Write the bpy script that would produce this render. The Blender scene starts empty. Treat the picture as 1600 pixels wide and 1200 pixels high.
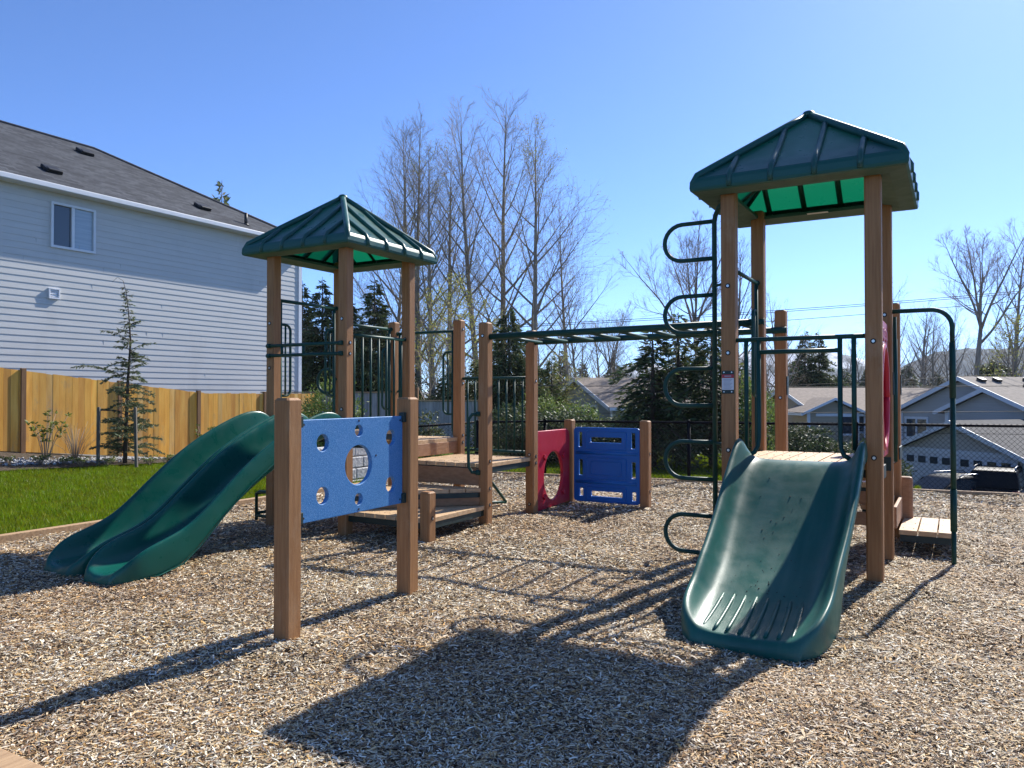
import bpy, bmesh, math, random
import numpy as np
from mathutils import Vector, Matrix, Euler
R = math.radians
SC = bpy.context.scene
COL = SC.collection
rnd = random.Random(11)

# ------------------------------------------------------------------ materials
def newmat(name):
    m = bpy.data.materials.new(name); m.use_nodes = True
    nt = m.node_tree
    return m, nt, nt.nodes['Principled BSDF']

def N(nt, t, **kw):
    n = nt.nodes.new(t)
    for k, v in kw.items():
        if k.startswith('i_'): n.inputs[k[2:].replace('_', ' ')].default_value = v
        else: setattr(n, k, v)
    return n

def c4(c): return (c[0], c[1], c[2], 1.0)

def mat(name, c1, c2=None, rough=0.6, scale=8.0, stretch=(1, 1, 1), bump=0.0, bscale=None, spec=0.5, metal=0.0,
        lo=0.35, hi=0.65, detail=4.0, attr=None, rvar=0.0, scuff=None):
    """two colours mixed by stretched object-space noise; an optional per-face tint attribute multiplies it"""
    m, nt, b = newmat(name)
    b.inputs['Roughness'].default_value = rough
    b.inputs['Metallic'].default_value = metal
    b.inputs['Specular IOR Level'].default_value = spec
    tc = N(nt, 'ShaderNodeTexCoord'); mp = N(nt, 'ShaderNodeMapping'); mp.inputs['Scale'].default_value = stretch
    nt.links.new(tc.outputs['Object'], mp.inputs['Vector'])
    nz = N(nt, 'ShaderNodeTexNoise'); nz.inputs['Scale'].default_value = scale; nz.inputs['Detail'].default_value = detail
    nt.links.new(mp.outputs[0], nz.inputs['Vector'])
    rp = N(nt, 'ShaderNodeValToRGB')
    rp.color_ramp.elements[0].position = lo; rp.color_ramp.elements[1].position = hi
    rp.color_ramp.elements[0].color = c4(c1); rp.color_ramp.elements[1].color = c4(c2 or c1)
    nt.links.new(nz.outputs[0], rp.inputs[0])
    out = rp.outputs[0]
    if scuff:   # scratches and grime: colour, noise scale, stretch, amount
        m2 = N(nt, 'ShaderNodeMapping'); m2.inputs['Scale'].default_value = scuff[2]; nt.links.new(tc.outputs['Object'], m2.inputs['Vector'])
        ns = N(nt, 'ShaderNodeTexNoise'); ns.inputs['Scale'].default_value = scuff[1]; ns.inputs['Detail'].default_value = 8; ns.inputs['Roughness'].default_value = .7
        nt.links.new(m2.outputs[0], ns.inputs['Vector'])
        rs = N(nt, 'ShaderNodeMapRange'); rs.inputs['From Min'].default_value = .56; rs.inputs['From Max'].default_value = .72; rs.inputs['To Max'].default_value = scuff[3]
        nt.links.new(ns.outputs[0], rs.inputs[0]); mx = N(nt, 'ShaderNodeMix', data_type='RGBA'); nt.links.new(rs.outputs[0], mx.inputs[0])
        nt.links.new(out, mx.inputs[6]); mx.inputs[7].default_value = c4(scuff[0]); out = mx.outputs[2]
    if attr:
        at = N(nt, 'ShaderNodeAttribute', attribute_name=attr)
        mx = N(nt, 'ShaderNodeMix', data_type='RGBA', blend_type='MULTIPLY'); mx.inputs[0].default_value = 1.0
        nt.links.new(out, mx.inputs[6]); nt.links.new(at.outputs['Color'], mx.inputs[7]); out = mx.outputs[2]
    nt.links.new(out, b.inputs['Base Color'])
    if rvar:
        mr = N(nt, 'ShaderNodeMapRange'); mr.inputs['To Min'].default_value = rough - rvar; mr.inputs['To Max'].default_value = rough + rvar
        mr.inputs['From Min'].default_value = 0.3; mr.inputs['From Max'].default_value = 0.7
        nt.links.new(nz.outputs[0], mr.inputs[0]); nt.links.new(mr.outputs[0], b.inputs['Roughness'])
    if bump:
        n2 = N(nt, 'ShaderNodeTexNoise'); n2.inputs['Scale'].default_value = bscale or scale * 4; n2.inputs['Detail'].default_value = 3
        nt.links.new(mp.outputs[0], n2.inputs['Vector'])
        bp = N(nt, 'ShaderNodeBump'); bp.inputs['Strength'].default_value = bump; bp.inputs['Distance'].default_value = 0.01
        nt.links.new(n2.outputs[0], bp.inputs['Height']); nt.links.new(bp.outputs[0], b.inputs['Normal'])
    return m

def leafmat(name, col, trans=0.35, rough=0.55):
    """leaf: per-face tint attribute times a colour, with some light through it"""
    m, nt, b = newmat(name)
    at = N(nt, 'ShaderNodeAttribute', attribute_name='tint')
    mx = N(nt, 'ShaderNodeMix', data_type='RGBA', blend_type='MULTIPLY'); mx.inputs[0].default_value = 1.0
    mx.inputs[6].default_value = c4(col); nt.links.new(at.outputs['Color'], mx.inputs[7])
    nt.links.new(mx.outputs[2], b.inputs['Base Color']); b.inputs['Roughness'].default_value = rough
    b.inputs['Specular IOR Level'].default_value = 0.3
    tr = N(nt, 'ShaderNodeBsdfTranslucent'); nt.links.new(mx.outputs[2], tr.inputs['Color'])
    ms = N(nt, 'ShaderNodeMixShader'); ms.inputs[0].default_value = trans
    nt.links.new(b.outputs[0], ms.inputs[1]); nt.links.new(tr.outputs[0], ms.inputs[2])
    nt.links.new(ms.outputs[0], nt.nodes['Material Output'].inputs['Surface'])
    return m

M = {}
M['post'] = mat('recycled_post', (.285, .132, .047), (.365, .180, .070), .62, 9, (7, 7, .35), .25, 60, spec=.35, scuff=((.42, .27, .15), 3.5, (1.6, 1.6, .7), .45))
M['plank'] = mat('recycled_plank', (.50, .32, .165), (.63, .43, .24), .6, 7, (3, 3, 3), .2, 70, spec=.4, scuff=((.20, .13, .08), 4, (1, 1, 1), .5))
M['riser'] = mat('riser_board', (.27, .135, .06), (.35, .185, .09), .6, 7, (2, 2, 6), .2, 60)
M['pipe'] = mat('green_pipe', (.005, .045, .034), (.008, .058, .045), .5, 14, spec=.3, bump=.04, bscale=160)
M['frame'] = mat('dark_green_steel', (.006, .022, .02), (.01, .03, .026), .5, 10)
M['steel'] = mat('bolt_steel', (.55, .53, .5), None, .3, metal=.9)
M['hole'] = mat('bolt_recess', (.02, .017, .015), None, .8)
M['chips_base'] = mat('chips_base', (.05, .036, .025), (.20, .15, .10), .95, 60, bump=1.0, bscale=60, spec=.15)
M['grassbase'] = mat('lawn_soil', (.045, .075, .006), (.07, .105, .010), .95, 3.0, spec=.1)
M['field'] = mat('field', (.040, .058, .018), (.075, .072, .035), .95, .35, spec=.1)
M['bed'] = mat('bark_bed', (.035, .027, .02), (.12, .095, .07), .95, 22, bump=1.0, bscale=50, spec=.1)
M['timber'] = mat('treated_timber', (.34, .21, .11), (.50, .33, .18), .75, 3, (1, 12, 12), .3, 30)
M['vinyl'] = mat('black_vinyl', (.006, .006, .008), None, .65, spec=.15)
M['cedar'] = mat('cedar_boards', (.76, .34, .042), (.90, .47, .085), .7, 2.2, (5, 5, .6), .3, 40, attr='tint', scuff=((.30, .22, .15), 1.6, (2, 2, .8), .5))
M['cedar_post'] = mat('cedar_post', (.20, .095, .035), (.27, .14, .06), .75, 3, (5, 5, .6), .3, 40)
M['greyfence'] = mat('weathered_boards', (.30, .29, .28), (.46, .45, .43), .8, 3, (6, 6, .5), .2, 40, attr='tint')
M['siding'] = mat('grey_siding', (.535, .53, .505), (.575, .57, .545), .6, 1.2, (.6, .6, 9), .12, 60, spec=.35, scuff=((.36, .35, .33), .8, (1, 1, .35), .35))
M['trim'] = mat('white_trim', (.66, .68, .70), (.72, .73, .75), .45, 3)
M['asphalt_vent'] = mat('roof_vent_black', (.012, .012, .013), None, .5)
M['blind'] = mat('window_blind', (.30, .34, .38), (.38, .42, .46), .5, 2, (1, 1, 30))
M['bark'] = mat('bark_grey', (.18, .15, .115), (.30, .26, .21), .9, 3, (4, 4, .8), .5, 12)
M['twig'] = mat('twig', (.25, .19, .135), (.35, .275, .20), .9, 2)
M['bark_dark'] = mat('bark_dark', (.05, .036, .026), (.10, .072, .052), .9, 5, (4, 4, .8), .5, 12)
M['needle'] = leafmat('conifer_needles', (.105, .125, .045), .3)
M['needle_dark'] = leafmat('dark_needles', (.068, .092, .040), .3)
M['hemlock'] = leafmat('hemlock_needles', (.105, .135, .070), .3)
M['leaf_lime'] = leafmat('spring_leaves', (.33, .33, .07), .45)
M['leaf'] = leafmat('shrub_leaves', (.10, .14, .035), .35)
M['grass'] = leafmat('grass_blades', (.165, .225, .006), .42, .5)
M['stake'] = mat('stake_wood', (.09, .075, .06), (.15, .13, .10), .85, 4, (5, 5, .5))
M['stone'] = mat('white_stones', (.55, .54, .52), (.75, .74, .71), .7, 5, attr='tint')
M['block'] = mat('split_face_block', (.33, .33, .33), (.58, .57, .55), .9, 18, bump=1.0, bscale=26)
M['wire'] = mat('cable_black', (.02, .02, .022), None, .5)
M['car'] = mat('dark_car_paint', (.004, .005, .009), (.005, .007, .012), .45, 3, spec=.12)
M['carglass'] = mat('car_glass', (.008, .01, .013), None, .2, spec=.15)
M['tyre'] = mat('tyre', (.015, .015, .016), None, .85)
M['rim'] = mat('alloy_rim', (.45, .45, .46), None, .3, metal=.8)
M['taillight'] = mat('red_lamp', (.30, .008, .01), None, .2)
M['headlight'] = mat('clear_lamp', (.6, .6, .62), None, .1)
M['glass'] = mat('window_glass', (.05, .06, .07), None, .04, spec=.8)
M['glass2'] = mat('window_glass_blind', (.30, .36, .40), (.36, .42, .46), .06, 1, (1, 1, 30), spec=.8)
M['hgrey'] = mat('grey_house_siding', (.42, .40, .37), (.47, .45, .42), .7, 2, (.3, .3, 8))
M['htaupe'] = mat('taupe_house_siding', (.46, .42, .365), (.51, .47, .41), .7, 2, (.3, .3, 8))
M['hbeige'] = mat('beige_house_siding', (.36, .29, .20), (.42, .34, .24), .7, 2, (.3, .3, 8))
M['hgreen'] = mat('grey_green_siding', (.28, .30, .26), (.32, .34, .30), .7, 2, (.3, .3, 8))
M['rooftan'] = mat('tan_shingles', (.17, .145, .12), (.24, .205, .175), .9, 6, (1, 1, 1), .4, 12)
M['roofbrown'] = mat('brown_shingles', (.16, .125, .10), (.23, .185, .15), .9, 6, (1, 1, 1), .4, 12)
M['roofdark'] = mat('charcoal_shingles', (.045, .045, .05), (.07, .07, .075), .9, 6, (1, 1, 1), .4, 12)
M['garage'] = mat('garage_door', (.62, .63, .66), (.66, .67, .70), .5, 3)
M['lamp'] = mat('porch_lamp', (.02, .02, .02), None, .5)
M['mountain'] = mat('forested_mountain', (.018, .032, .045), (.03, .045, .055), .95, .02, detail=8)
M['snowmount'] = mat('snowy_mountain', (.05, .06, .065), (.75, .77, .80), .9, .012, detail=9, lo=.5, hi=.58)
M['signwhite'] = mat('sign_white', (.62, .62, .64), None, .4)
M['signred'] = mat('sign_red', (.42, .02, .03), None, .4)
M['signgrey'] = mat('sign_print', (.30, .30, .34), None, .5)
M['brush'] = leafmat('bare_brush', (.115, .088, .062), .2)

def mat_plastic(name, c1, c2, rough, fleck=None, fscale=500, trans=0.0, wear=None, bump=.05, spec=.4):
    m, nt, b = newmat(name); b.inputs['Specular IOR Level'].default_value = spec
    tc = N(nt, 'ShaderNodeTexCoord')
    nz = N(nt, 'ShaderNodeTexNoise'); nz.inputs['Scale'].default_value = 2.3; nz.inputs['Detail'].default_value = 5
    nt.links.new(tc.outputs['Object'], nz.inputs['Vector'])
    rp = N(nt, 'ShaderNodeValToRGB'); rp.color_ramp.elements[0].position = .35; rp.color_ramp.elements[1].position = .68
    rp.color_ramp.elements[0].color = c4(c1); rp.color_ramp.elements[1].color = c4(c2)
    nt.links.new(nz.outputs[0], rp.inputs[0]); out = rp.outputs[0]
    if fleck:
        n2 = N(nt, 'ShaderNodeTexNoise'); n2.inputs['Scale'].default_value = fscale; n2.inputs['Detail'].default_value = 1
        nt.links.new(tc.outputs['Object'], n2.inputs['Vector'])
        r2 = N(nt, 'ShaderNodeMapRange'); r2.inputs['From Min'].default_value = .52; r2.inputs['From Max'].default_value = .66
        nt.links.new(n2.outputs[0], r2.inputs[0])
        mx = N(nt, 'ShaderNodeMix', data_type='RGBA'); nt.links.new(r2.outputs[0], mx.inputs[0])
        nt.links.new(out, mx.inputs[6]); mx.inputs[7].default_value = c4(fleck); out = mx.outputs[2]
    mr = N(nt, 'ShaderNodeMapRange'); mr.inputs['From Min'].default_value = .3; mr.inputs['From Max'].default_value = .7
    mr.inputs['To Min'].default_value = rough - .07; mr.inputs['To Max'].default_value = rough + .10
    n3 = N(nt, 'ShaderNodeTexNoise'); n3.inputs['Scale'].default_value = 9; n3.inputs['Detail'].default_value = 6
    nt.links.new(tc.outputs['Object'], n3.inputs['Vector']); nt.links.new(n3.outputs[0], mr.inputs[0]); nt.links.new(mr.outputs[0], b.inputs['Roughness'])
    if wear:   # scuffed, chalky plastic where people slide: elongated streaks
        mp = N(nt, 'ShaderNodeMapping'); mp.inputs['Scale'].default_value = wear[1]
        nt.links.new(tc.outputs['Object'], mp.inputs['Vector'])
        n4 = N(nt, 'ShaderNodeTexNoise'); n4.inputs['Scale'].default_value = 1.0; n4.inputs['Detail'].default_value = 6
        nt.links.new(mp.outputs[0], n4.inputs['Vector'])
        r4 = N(nt, 'ShaderNodeMapRange'); r4.inputs['From Min'].default_value = .45; r4.inputs['From Max'].default_value = .75; r4.inputs['To Max'].default_value = wear[2]
        nt.links.new(n4.outputs[0], r4.inputs[0])
        mx = N(nt, 'ShaderNodeMix', data_type='RGBA'); nt.links.new(r4.outputs[0], mx.inputs[0])
        nt.links.new(out, mx.inputs[6]); mx.inputs[7].default_value = c4(wear[0]); out = mx.outputs[2]
    nt.links.new(out, b.inputs['Base Color'])
    bp = N(nt, 'ShaderNodeBump'); bp.inputs['Strength'].default_value = bump; bp.inputs['Distance'].default_value = .01
    n5 = N(nt, 'ShaderNodeTexNoise'); n5.inputs['Scale'].default_value = 90
    nt.links.new(tc.outputs['Object'], n5.inputs['Vector']); nt.links.new(n5.outputs[0], bp.inputs['Height']); nt.links.new(bp.outputs[0], b.inputs['Normal'])
    if trans:
        tr = N(nt, 'ShaderNodeBsdfTranslucent'); tr.inputs['Color'].default_value = (.01, .50, .24, 1)
        ms = N(nt, 'ShaderNodeMixShader'); ms.inputs[0].default_value = trans
        nt.links.new(b.outputs[0], ms.inputs[1]); nt.links.new(tr.outputs[0], ms.inputs[2])
        nt.links.new(ms.outputs[0], nt.nodes['Material Output'].inputs['Surface'])
    return m
M['slide'] = mat_plastic('slide_green', (.004, .080, .058), (.007, .105, .078), .40, wear=((.15, .23, .20), (9, .9, .9), .26), spec=.36)
M['slide_twin'] = mat_plastic('slide_green_twin', (.003, .078, .056), (.005, .098, .070), .30, spec=.32)
M['roof'] = mat_plastic('roof_green', (.018, .082, .068), (.030, .105, .088), .32, trans=.13)
M['roof_in'] = mat_plastic('roof_rim_green', (.008, .075, .058), (.012, .09, .07), .4)
M['soffit'] = mat_plastic('roof_soffit', (.05, .10, .08), (.07, .125, .10), .6)
M['bluefleck'] = mat_plastic('flecked_blue', (.026, .155, .38), (.042, .185, .44), .5, fleck=(.17, .36, .62), fscale=240, bump=.12)
M['blue'] = mat_plastic('blue_plastic', (.002, .115, .42), (.003, .13, .46), .38)
M['red'] = mat_plastic('red_plastic', (.44, .012, .030), (.52, .018, .042), .42)
M['redbubble'] = mat_plastic('red_bubble', (.36, .008, .03), (.40, .01, .035), .12)

def shingle_mat():
    m, nt, b = newmat('grey_shingles')
    b.inputs['Roughness'].default_value = .9; b.inputs['Specular IOR Level'].default_value = .25
    uv = N(nt, 'ShaderNodeUVMap', uv_map='UVMap')
    br = N(nt, 'ShaderNodeTexBrick'); br.offset = .37
    br.inputs['Scale'].default_value = 1.0; br.inputs['Brick Width'].default_value = .30; br.inputs['Row Height'].default_value = .14
    br.inputs['Mortar Size'].default_value = .006; br.inputs['Color1'].default_value = (.034, .037, .045, 1); br.inputs['Color2'].default_value = (.07, .076, .087, 1)
    br.inputs['Mortar'].default_value = (.012, .012, .013, 1)
    nt.links.new(uv.outputs[0], br.inputs['Vector'])
    nz = N(nt, 'ShaderNodeTexNoise'); nz.inputs['Scale'].default_value = 1.3; nz.inputs['Detail'].default_value = 8
    nt.links.new(uv.outputs[0], nz.inputs['Vector'])
    mr = N(nt, 'ShaderNodeMapRange'); mr.inputs['To Min'].default_value = .6; mr.inputs['To Max'].default_value = 1.4
    nt.links.new(nz.outputs[0], mr.inputs[0])
    mx = N(nt, 'ShaderNodeMix', data_type='RGBA', blend_type='MULTIPLY'); mx.inputs[0].default_value = 1
    nt.links.new(br.outputs[0], mx.inputs[6]); nt.links.new(mr.outputs[0], mx.inputs[7])
    nt.links.new(mx.outputs[2], b.inputs['Base Color'])
    bp = N(nt, 'ShaderNodeBump'); bp.inputs['Strength'].default_value = .6; bp.inputs['Distance'].default_value = .02
    nt.links.new(br.outputs[1], bp.inputs['Height']); bp.invert = True; nt.links.new(bp.outputs[0], b.inputs['Normal'])
    return m
M['shingle'] = shingle_mat()

def chip_mat():
    m, nt, b = newmat('wood_chips')
    at = N(nt, 'ShaderNodeAttribute', attribute_name='tint')
    nt.links.new(at.outputs['Color'], b.inputs['Base Color'])
    b.inputs['Roughness'].default_value = .75; b.inputs['Specular IOR Level'].default_value = .3
    return m
M['chip'] = chip_mat()

# ------------------------------------------------------------------ mesh building
def tag(o, label=None, cat=None, group=None, kind=None):
    if label: o['label'] = label
    if cat: o['category'] = cat
    if group: o['group'] = group
    if kind: o['kind'] = kind
    return o

def link(name, me, parent=None):
    o = bpy.data.objects.new(name, me); COL.objects.link(o)
    if parent is not None: o.parent = parent
    return o

def empty(name, loc=(0, 0, 0), rz=0.0, parent=None):
    o = bpy.data.objects.new(name, None); COL.objects.link(o)
    o.location = loc; o.rotation_euler = (0, 0, rz); o.empty_display_size = .1
    if parent is not None: o.parent = parent
    return o

class MB:
    def __init__(s): s.v = []; s.f = []; s.m = []; s.sm = []; s.t = []
    def add(s, vs, fs, m=0, sm=False, t=None):
        b = len(s.v); s.v.extend([tuple(p) for p in vs])
        for f in fs:
            s.f.append([i + b for i in f]); s.m.append(m); s.sm.append(sm); s.t.append(t or (1, 1, 1))
    def box(s, c, d, m=0, mx=None, t=None):
        x, y, z = d[0] / 2, d[1] / 2, d[2] / 2
        vs = [Vector((sx * x, sy * y, sz * z)) for sz in (-1, 1) for sx, sy in ((-1, -1), (1, -1), (1, 1), (-1, 1))]
        if mx is not None: vs = [mx @ p for p in vs]
        vs = [p + Vector(c) for p in vs]
        s.add(vs, [(3, 2, 1, 0), (4, 5, 6, 7), (0, 1, 5, 4), (1, 2, 6, 5), (2, 3, 7, 6), (3, 0, 4, 7)], m, t=t)
    def rings(s, rings, m=0, sm=True, caps=True, closed=True, t=None):
        n = len(rings[0]); vs = [p for r in rings for p in r]; fs = []
        k = n if closed else n - 1
        for i in range(len(rings) - 1):
            for j in range(k):
                a = i * n + j; b2 = i * n + (j + 1) % n
                fs.append((a, b2, b2 + n, a + n))
        s.add(vs, fs, m, sm, t)
        if caps:
            b = len(s.v) - len(vs)
            for f in (list(range(n))[::-1], [len(vs) - n + i for i in range(n)]):
                s.f.append([i + b for i in f]); s.m.append(m); s.sm.append(False); s.t.append(t or (1, 1, 1))
    def tube(s, pts, r, n=8, m=0, t=None, caps=True):
        pts = [Vector(p) for p in pts]; rs = r if isinstance(r, (list, tuple)) else [r] * len(pts)
        up = None; rings = []
        for i, p in enumerate(pts):
            d = (pts[min(i + 1, len(pts) - 1)] - pts[max(i - 1, 0)])
            if d.length < 1e-9: d = Vector((0, 0, 1))
            d.normalize()
            if up is None:
                up = d.orthogonal().normalized()
            up = (up - d * up.dot(d))
            if up.length < 1e-6: up = d.orthogonal()
            up.normalize(); sd = d.cross(up)
            rings.append([p + (up * math.cos(2 * math.pi * k / n) + sd * math.sin(2 * math.pi * k / n)) * rs[i] for k in range(n)])
        s.rings(rings, m, True, caps, t=t)
    def poly(s, pts, h, m=0, t=None):
        """vertical prism from a counter-clockwise plan polygon [(x,y)], z range h"""
        n = len(pts); vs = [(x, y, h[0]) for x, y in pts] + [(x, y, h[1]) for x, y in pts]
        s.add(vs, [list(range(n))[::-1], [n + i for i in range(n)]] + [(i, (i + 1) % n, n + (i + 1) % n, n + i) for i in range(n)], m, t=t)
    def build(s, name, mats, parent=None, bevel=0, tint=False, solid=0, sub=0):
        me = bpy.data.meshes.new(name); me.from_pydata(s.v, [], s.f)
        for k in (mats if isinstance(mats, (list, tuple)) else [mats]): me.materials.append(M[k])
        me.polygons.foreach_set('material_index', s.m); me.polygons.foreach_set('use_smooth', s.sm)
        if tint:
            at = me.attributes.new('tint', 'FLOAT_COLOR', 'FACE')
            at.data.foreach_set('color', np.array([[*t, 1.0] for t in s.t], np.float32).ravel())
        me.update(); o = link(name, me, parent)
        if solid:
            q = o.modifiers.new('solid', 'SOLIDIFY'); q.thickness = solid; q.offset = -1
        if bevel:
            q = o.modifiers.new('bevel', 'BEVEL'); q.width = bevel; q.segments = 2; q.limit_method = 'ANGLE'; q.angle_limit = R(40); q.harden_normals = False
        if sub:
            q = o.modifiers.new('sub', 'SUBSURF'); q.levels = sub; q.render_levels = sub
        return o

def np_mesh(name, V, F, matname, tint=None, smooth=False):
    """V (n,3), F (m,k) arrays; tint per face (m,3)"""
    V = np.asarray(V, np.float32); F = np.asarray(F, np.int32); k = F.shape[1]
    me = bpy.data.meshes.new(name)
    me.vertices.add(len(V)); me.vertices.foreach_set('co', V.ravel())
    me.loops.add(F.size); me.loops.foreach_set('vertex_index', F.ravel())
    me.polygons.add(len(F)); me.polygons.foreach_set('loop_start', np.arange(0, F.size, k, dtype=np.int32))
    me.polygons.foreach_set('loop_total', np.full(len(F), k, np.int32))
    if smooth: me.polygons.foreach_set('use_smooth', np.ones(len(F), bool))
    me.materials.append(M[matname])
    if tint is not None:
        at = me.attributes.new('tint', 'FLOAT_COLOR', 'FACE')
        at.data.foreach_set('color', np.concatenate([tint, np.ones((len(tint), 1))], 1).astype(np.float32).ravel())
    me.update(calc_edges=True)
    return me

def bezier_arc(c, r, a0, a1, n, ax, ay):
    """points of an arc in the plane of unit vectors ax, ay"""
    return [Vector(c) + Vector(ax) * (r * math.cos(a0 + (a1 - a0) * i / n)) + Vector(ay) * (r * math.sin(a0 + (a1 - a0) * i / n)) for i in range(n + 1)]

def plate(name, outline, holes, thick, matname, mx, parent, bev=.006):
    """flat board with cut-outs: outline and holes are lists of 2-D loops; mx places its XY plane"""
    cu = bpy.data.curves.new('c', 'CURVE'); cu.dimensions = '2D'; cu.fill_mode = 'BOTH'
    cu.extrude = thick / 2 - bev; cu.bevel_depth = bev; cu.bevel_resolution = 2; cu.offset = -bev
    for lp in [outline] + holes:
        sp = cu.splines.new('POLY'); sp.points.add(len(lp) - 1); sp.use_cyclic_u = True
        for i, (x, y) in enumerate(lp): sp.points[i].co = (x, y, 0, 1)
    tmp = bpy.data.objects.new('c', cu); COL.objects.link(tmp)
    dg = bpy.context.evaluated_depsgraph_get(); dg.update()
    me = bpy.data.meshes.new_from_object(tmp.evaluated_get(dg))
    bpy.data.objects.remove(tmp); bpy.data.curves.remove(cu)
    me.transform(mx); me.materials.clear(); me.materials.append(M[matname]); me.name = name
    return link(name, me, parent)

def rrect(x0, y0, x1, y1, r, n=5):
    o = []
    for cx, cy, a in ((x1 - r, y1 - r, 0), (x0 + r, y1 - r, 90), (x0 + r, y0 + r, 180), (x1 - r, y0 + r, 270)):
        o += [(cx + r * math.cos(R(a + 90 * i / n)), cy + r * math.sin(R(a + 90 * i / n))) for i in range(n + 1)]
    return o
def ell(cx, cy, a, b, n=40):
    return [(cx + a * math.cos(2 * math.pi * i / n), cy + b * math.sin(2 * math.pi * i / n)) for i in range(n)]
# ------------------------------------------------------------------ the play structure
S = 1.07
PW = .118
PS = empty('play_structure', (-1.755, 8.10, 0), R(-30))
tag(PS, 'large playground climbing structure with two green roofed towers, slides and monkey bars on wood chips', 'playground')

def post_mesh(mb, x, y, top, w=PW, c=.011, bottom=-.25):
    h = w / 2
    def ring(hh, cc, z): return [(x + a, y + b, z) for a, b in ((-hh + cc, -hh), (hh - cc, -hh), (hh, -hh + cc), (hh, hh - cc), (hh - cc, hh), (-hh + cc, hh), (-hh, hh - cc), (-hh, -hh + cc))]
    mb.rings([ring(h, c, bottom), ring(h, c, top - .014), ring(h - .014, c, top)], 0, False)
def bolt(mb, x, y, z, face):
    """recessed bolt on the face (dx,dy) of a post at x,y"""
    d = Vector((face[0], face[1], 0)); p = Vector((x, y, z)) + d * (PW / 2)
    ax = Vector((0, 0, 1)); ay = d.cross(ax)
    def disc(r, a, b, m):
        mb.rings([[p + d * q + ax * (r * math.cos(2 * math.pi * k / 10)) + ay * (r * math.sin(2 * math.pi * k / 10)) for k in range(10)] for q in (a, b)], m, False)
    disc(.021, -.01, .0025, 1); disc(.0115, -.005, .007, 2)

posts = {'C': (0, 0, 3.1), 'L': (-S, 0, 3.1), 'R': (0, S, 3.1), 'B': (-S, S, 3.1), 'Q1': (0, 2 * S, 2.42), 'Q2': (-S, 2 * S, 2.44),
         'M1': (S, S, 2.25), 'M2': (S, 2 * S, 2.24), 'N': (S, 0, .50),
         'FR': (5.03, .364, 3.22), 'FL': (3.93, .364, 3.22), 'BR': (5.03, 1.464, 3.22), 'BL': (3.93, 1.464, 3.22),
         'TP': (3.93, 2.56, 2.37), 'TR': (5.03, 2.56, 2.38), 'K': (S, 3 * S, 1.12), 'J': (2 * S, 3 * S, 1.12)}
U_, V_ = (0, -1), (1, 0)
bolts = {'C': [(2.25, U_), (2.0, V_), (1.885, V_), (1.3, U_)], 'L': [(2.25, U_), (1.75, U_)], 'R': [(2.1, U_)], 'Q1': [(2.3, V_), (1.6, V_), (.93, V_), (.84, V_)],
         'M1': [(2.1, U_), (.72, V_), (.42, V_), (.24, V_)], 'M2': [(1.62, V_), (.72, U_), (.70, V_), (.62, V_), (.12, U_)], 'N': [(.24, V_)],
         'FR': [(1.86, U_), (.97, U_)], 'FL': [(2.36, U_), (1.80, U_), (.99, U_)], 'BR': [(2.16, U_), (.80, U_)], 'BL': [(2.17, U_)],
         'TP': [(1.42, U_)], 'TR': [(2.2, U_), (.78, U_)], 'J': [(.7, V_), (.22, V_)]}
for k, (x, y, t) in posts.items():
    mb = MB(); post_mesh(mb, x, y, t)
    for z, f in bolts.get(k, []): bolt(mb, x, y, z, f)
    mb.build('post', ['post', 'hole', 'steel'], PS)

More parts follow.
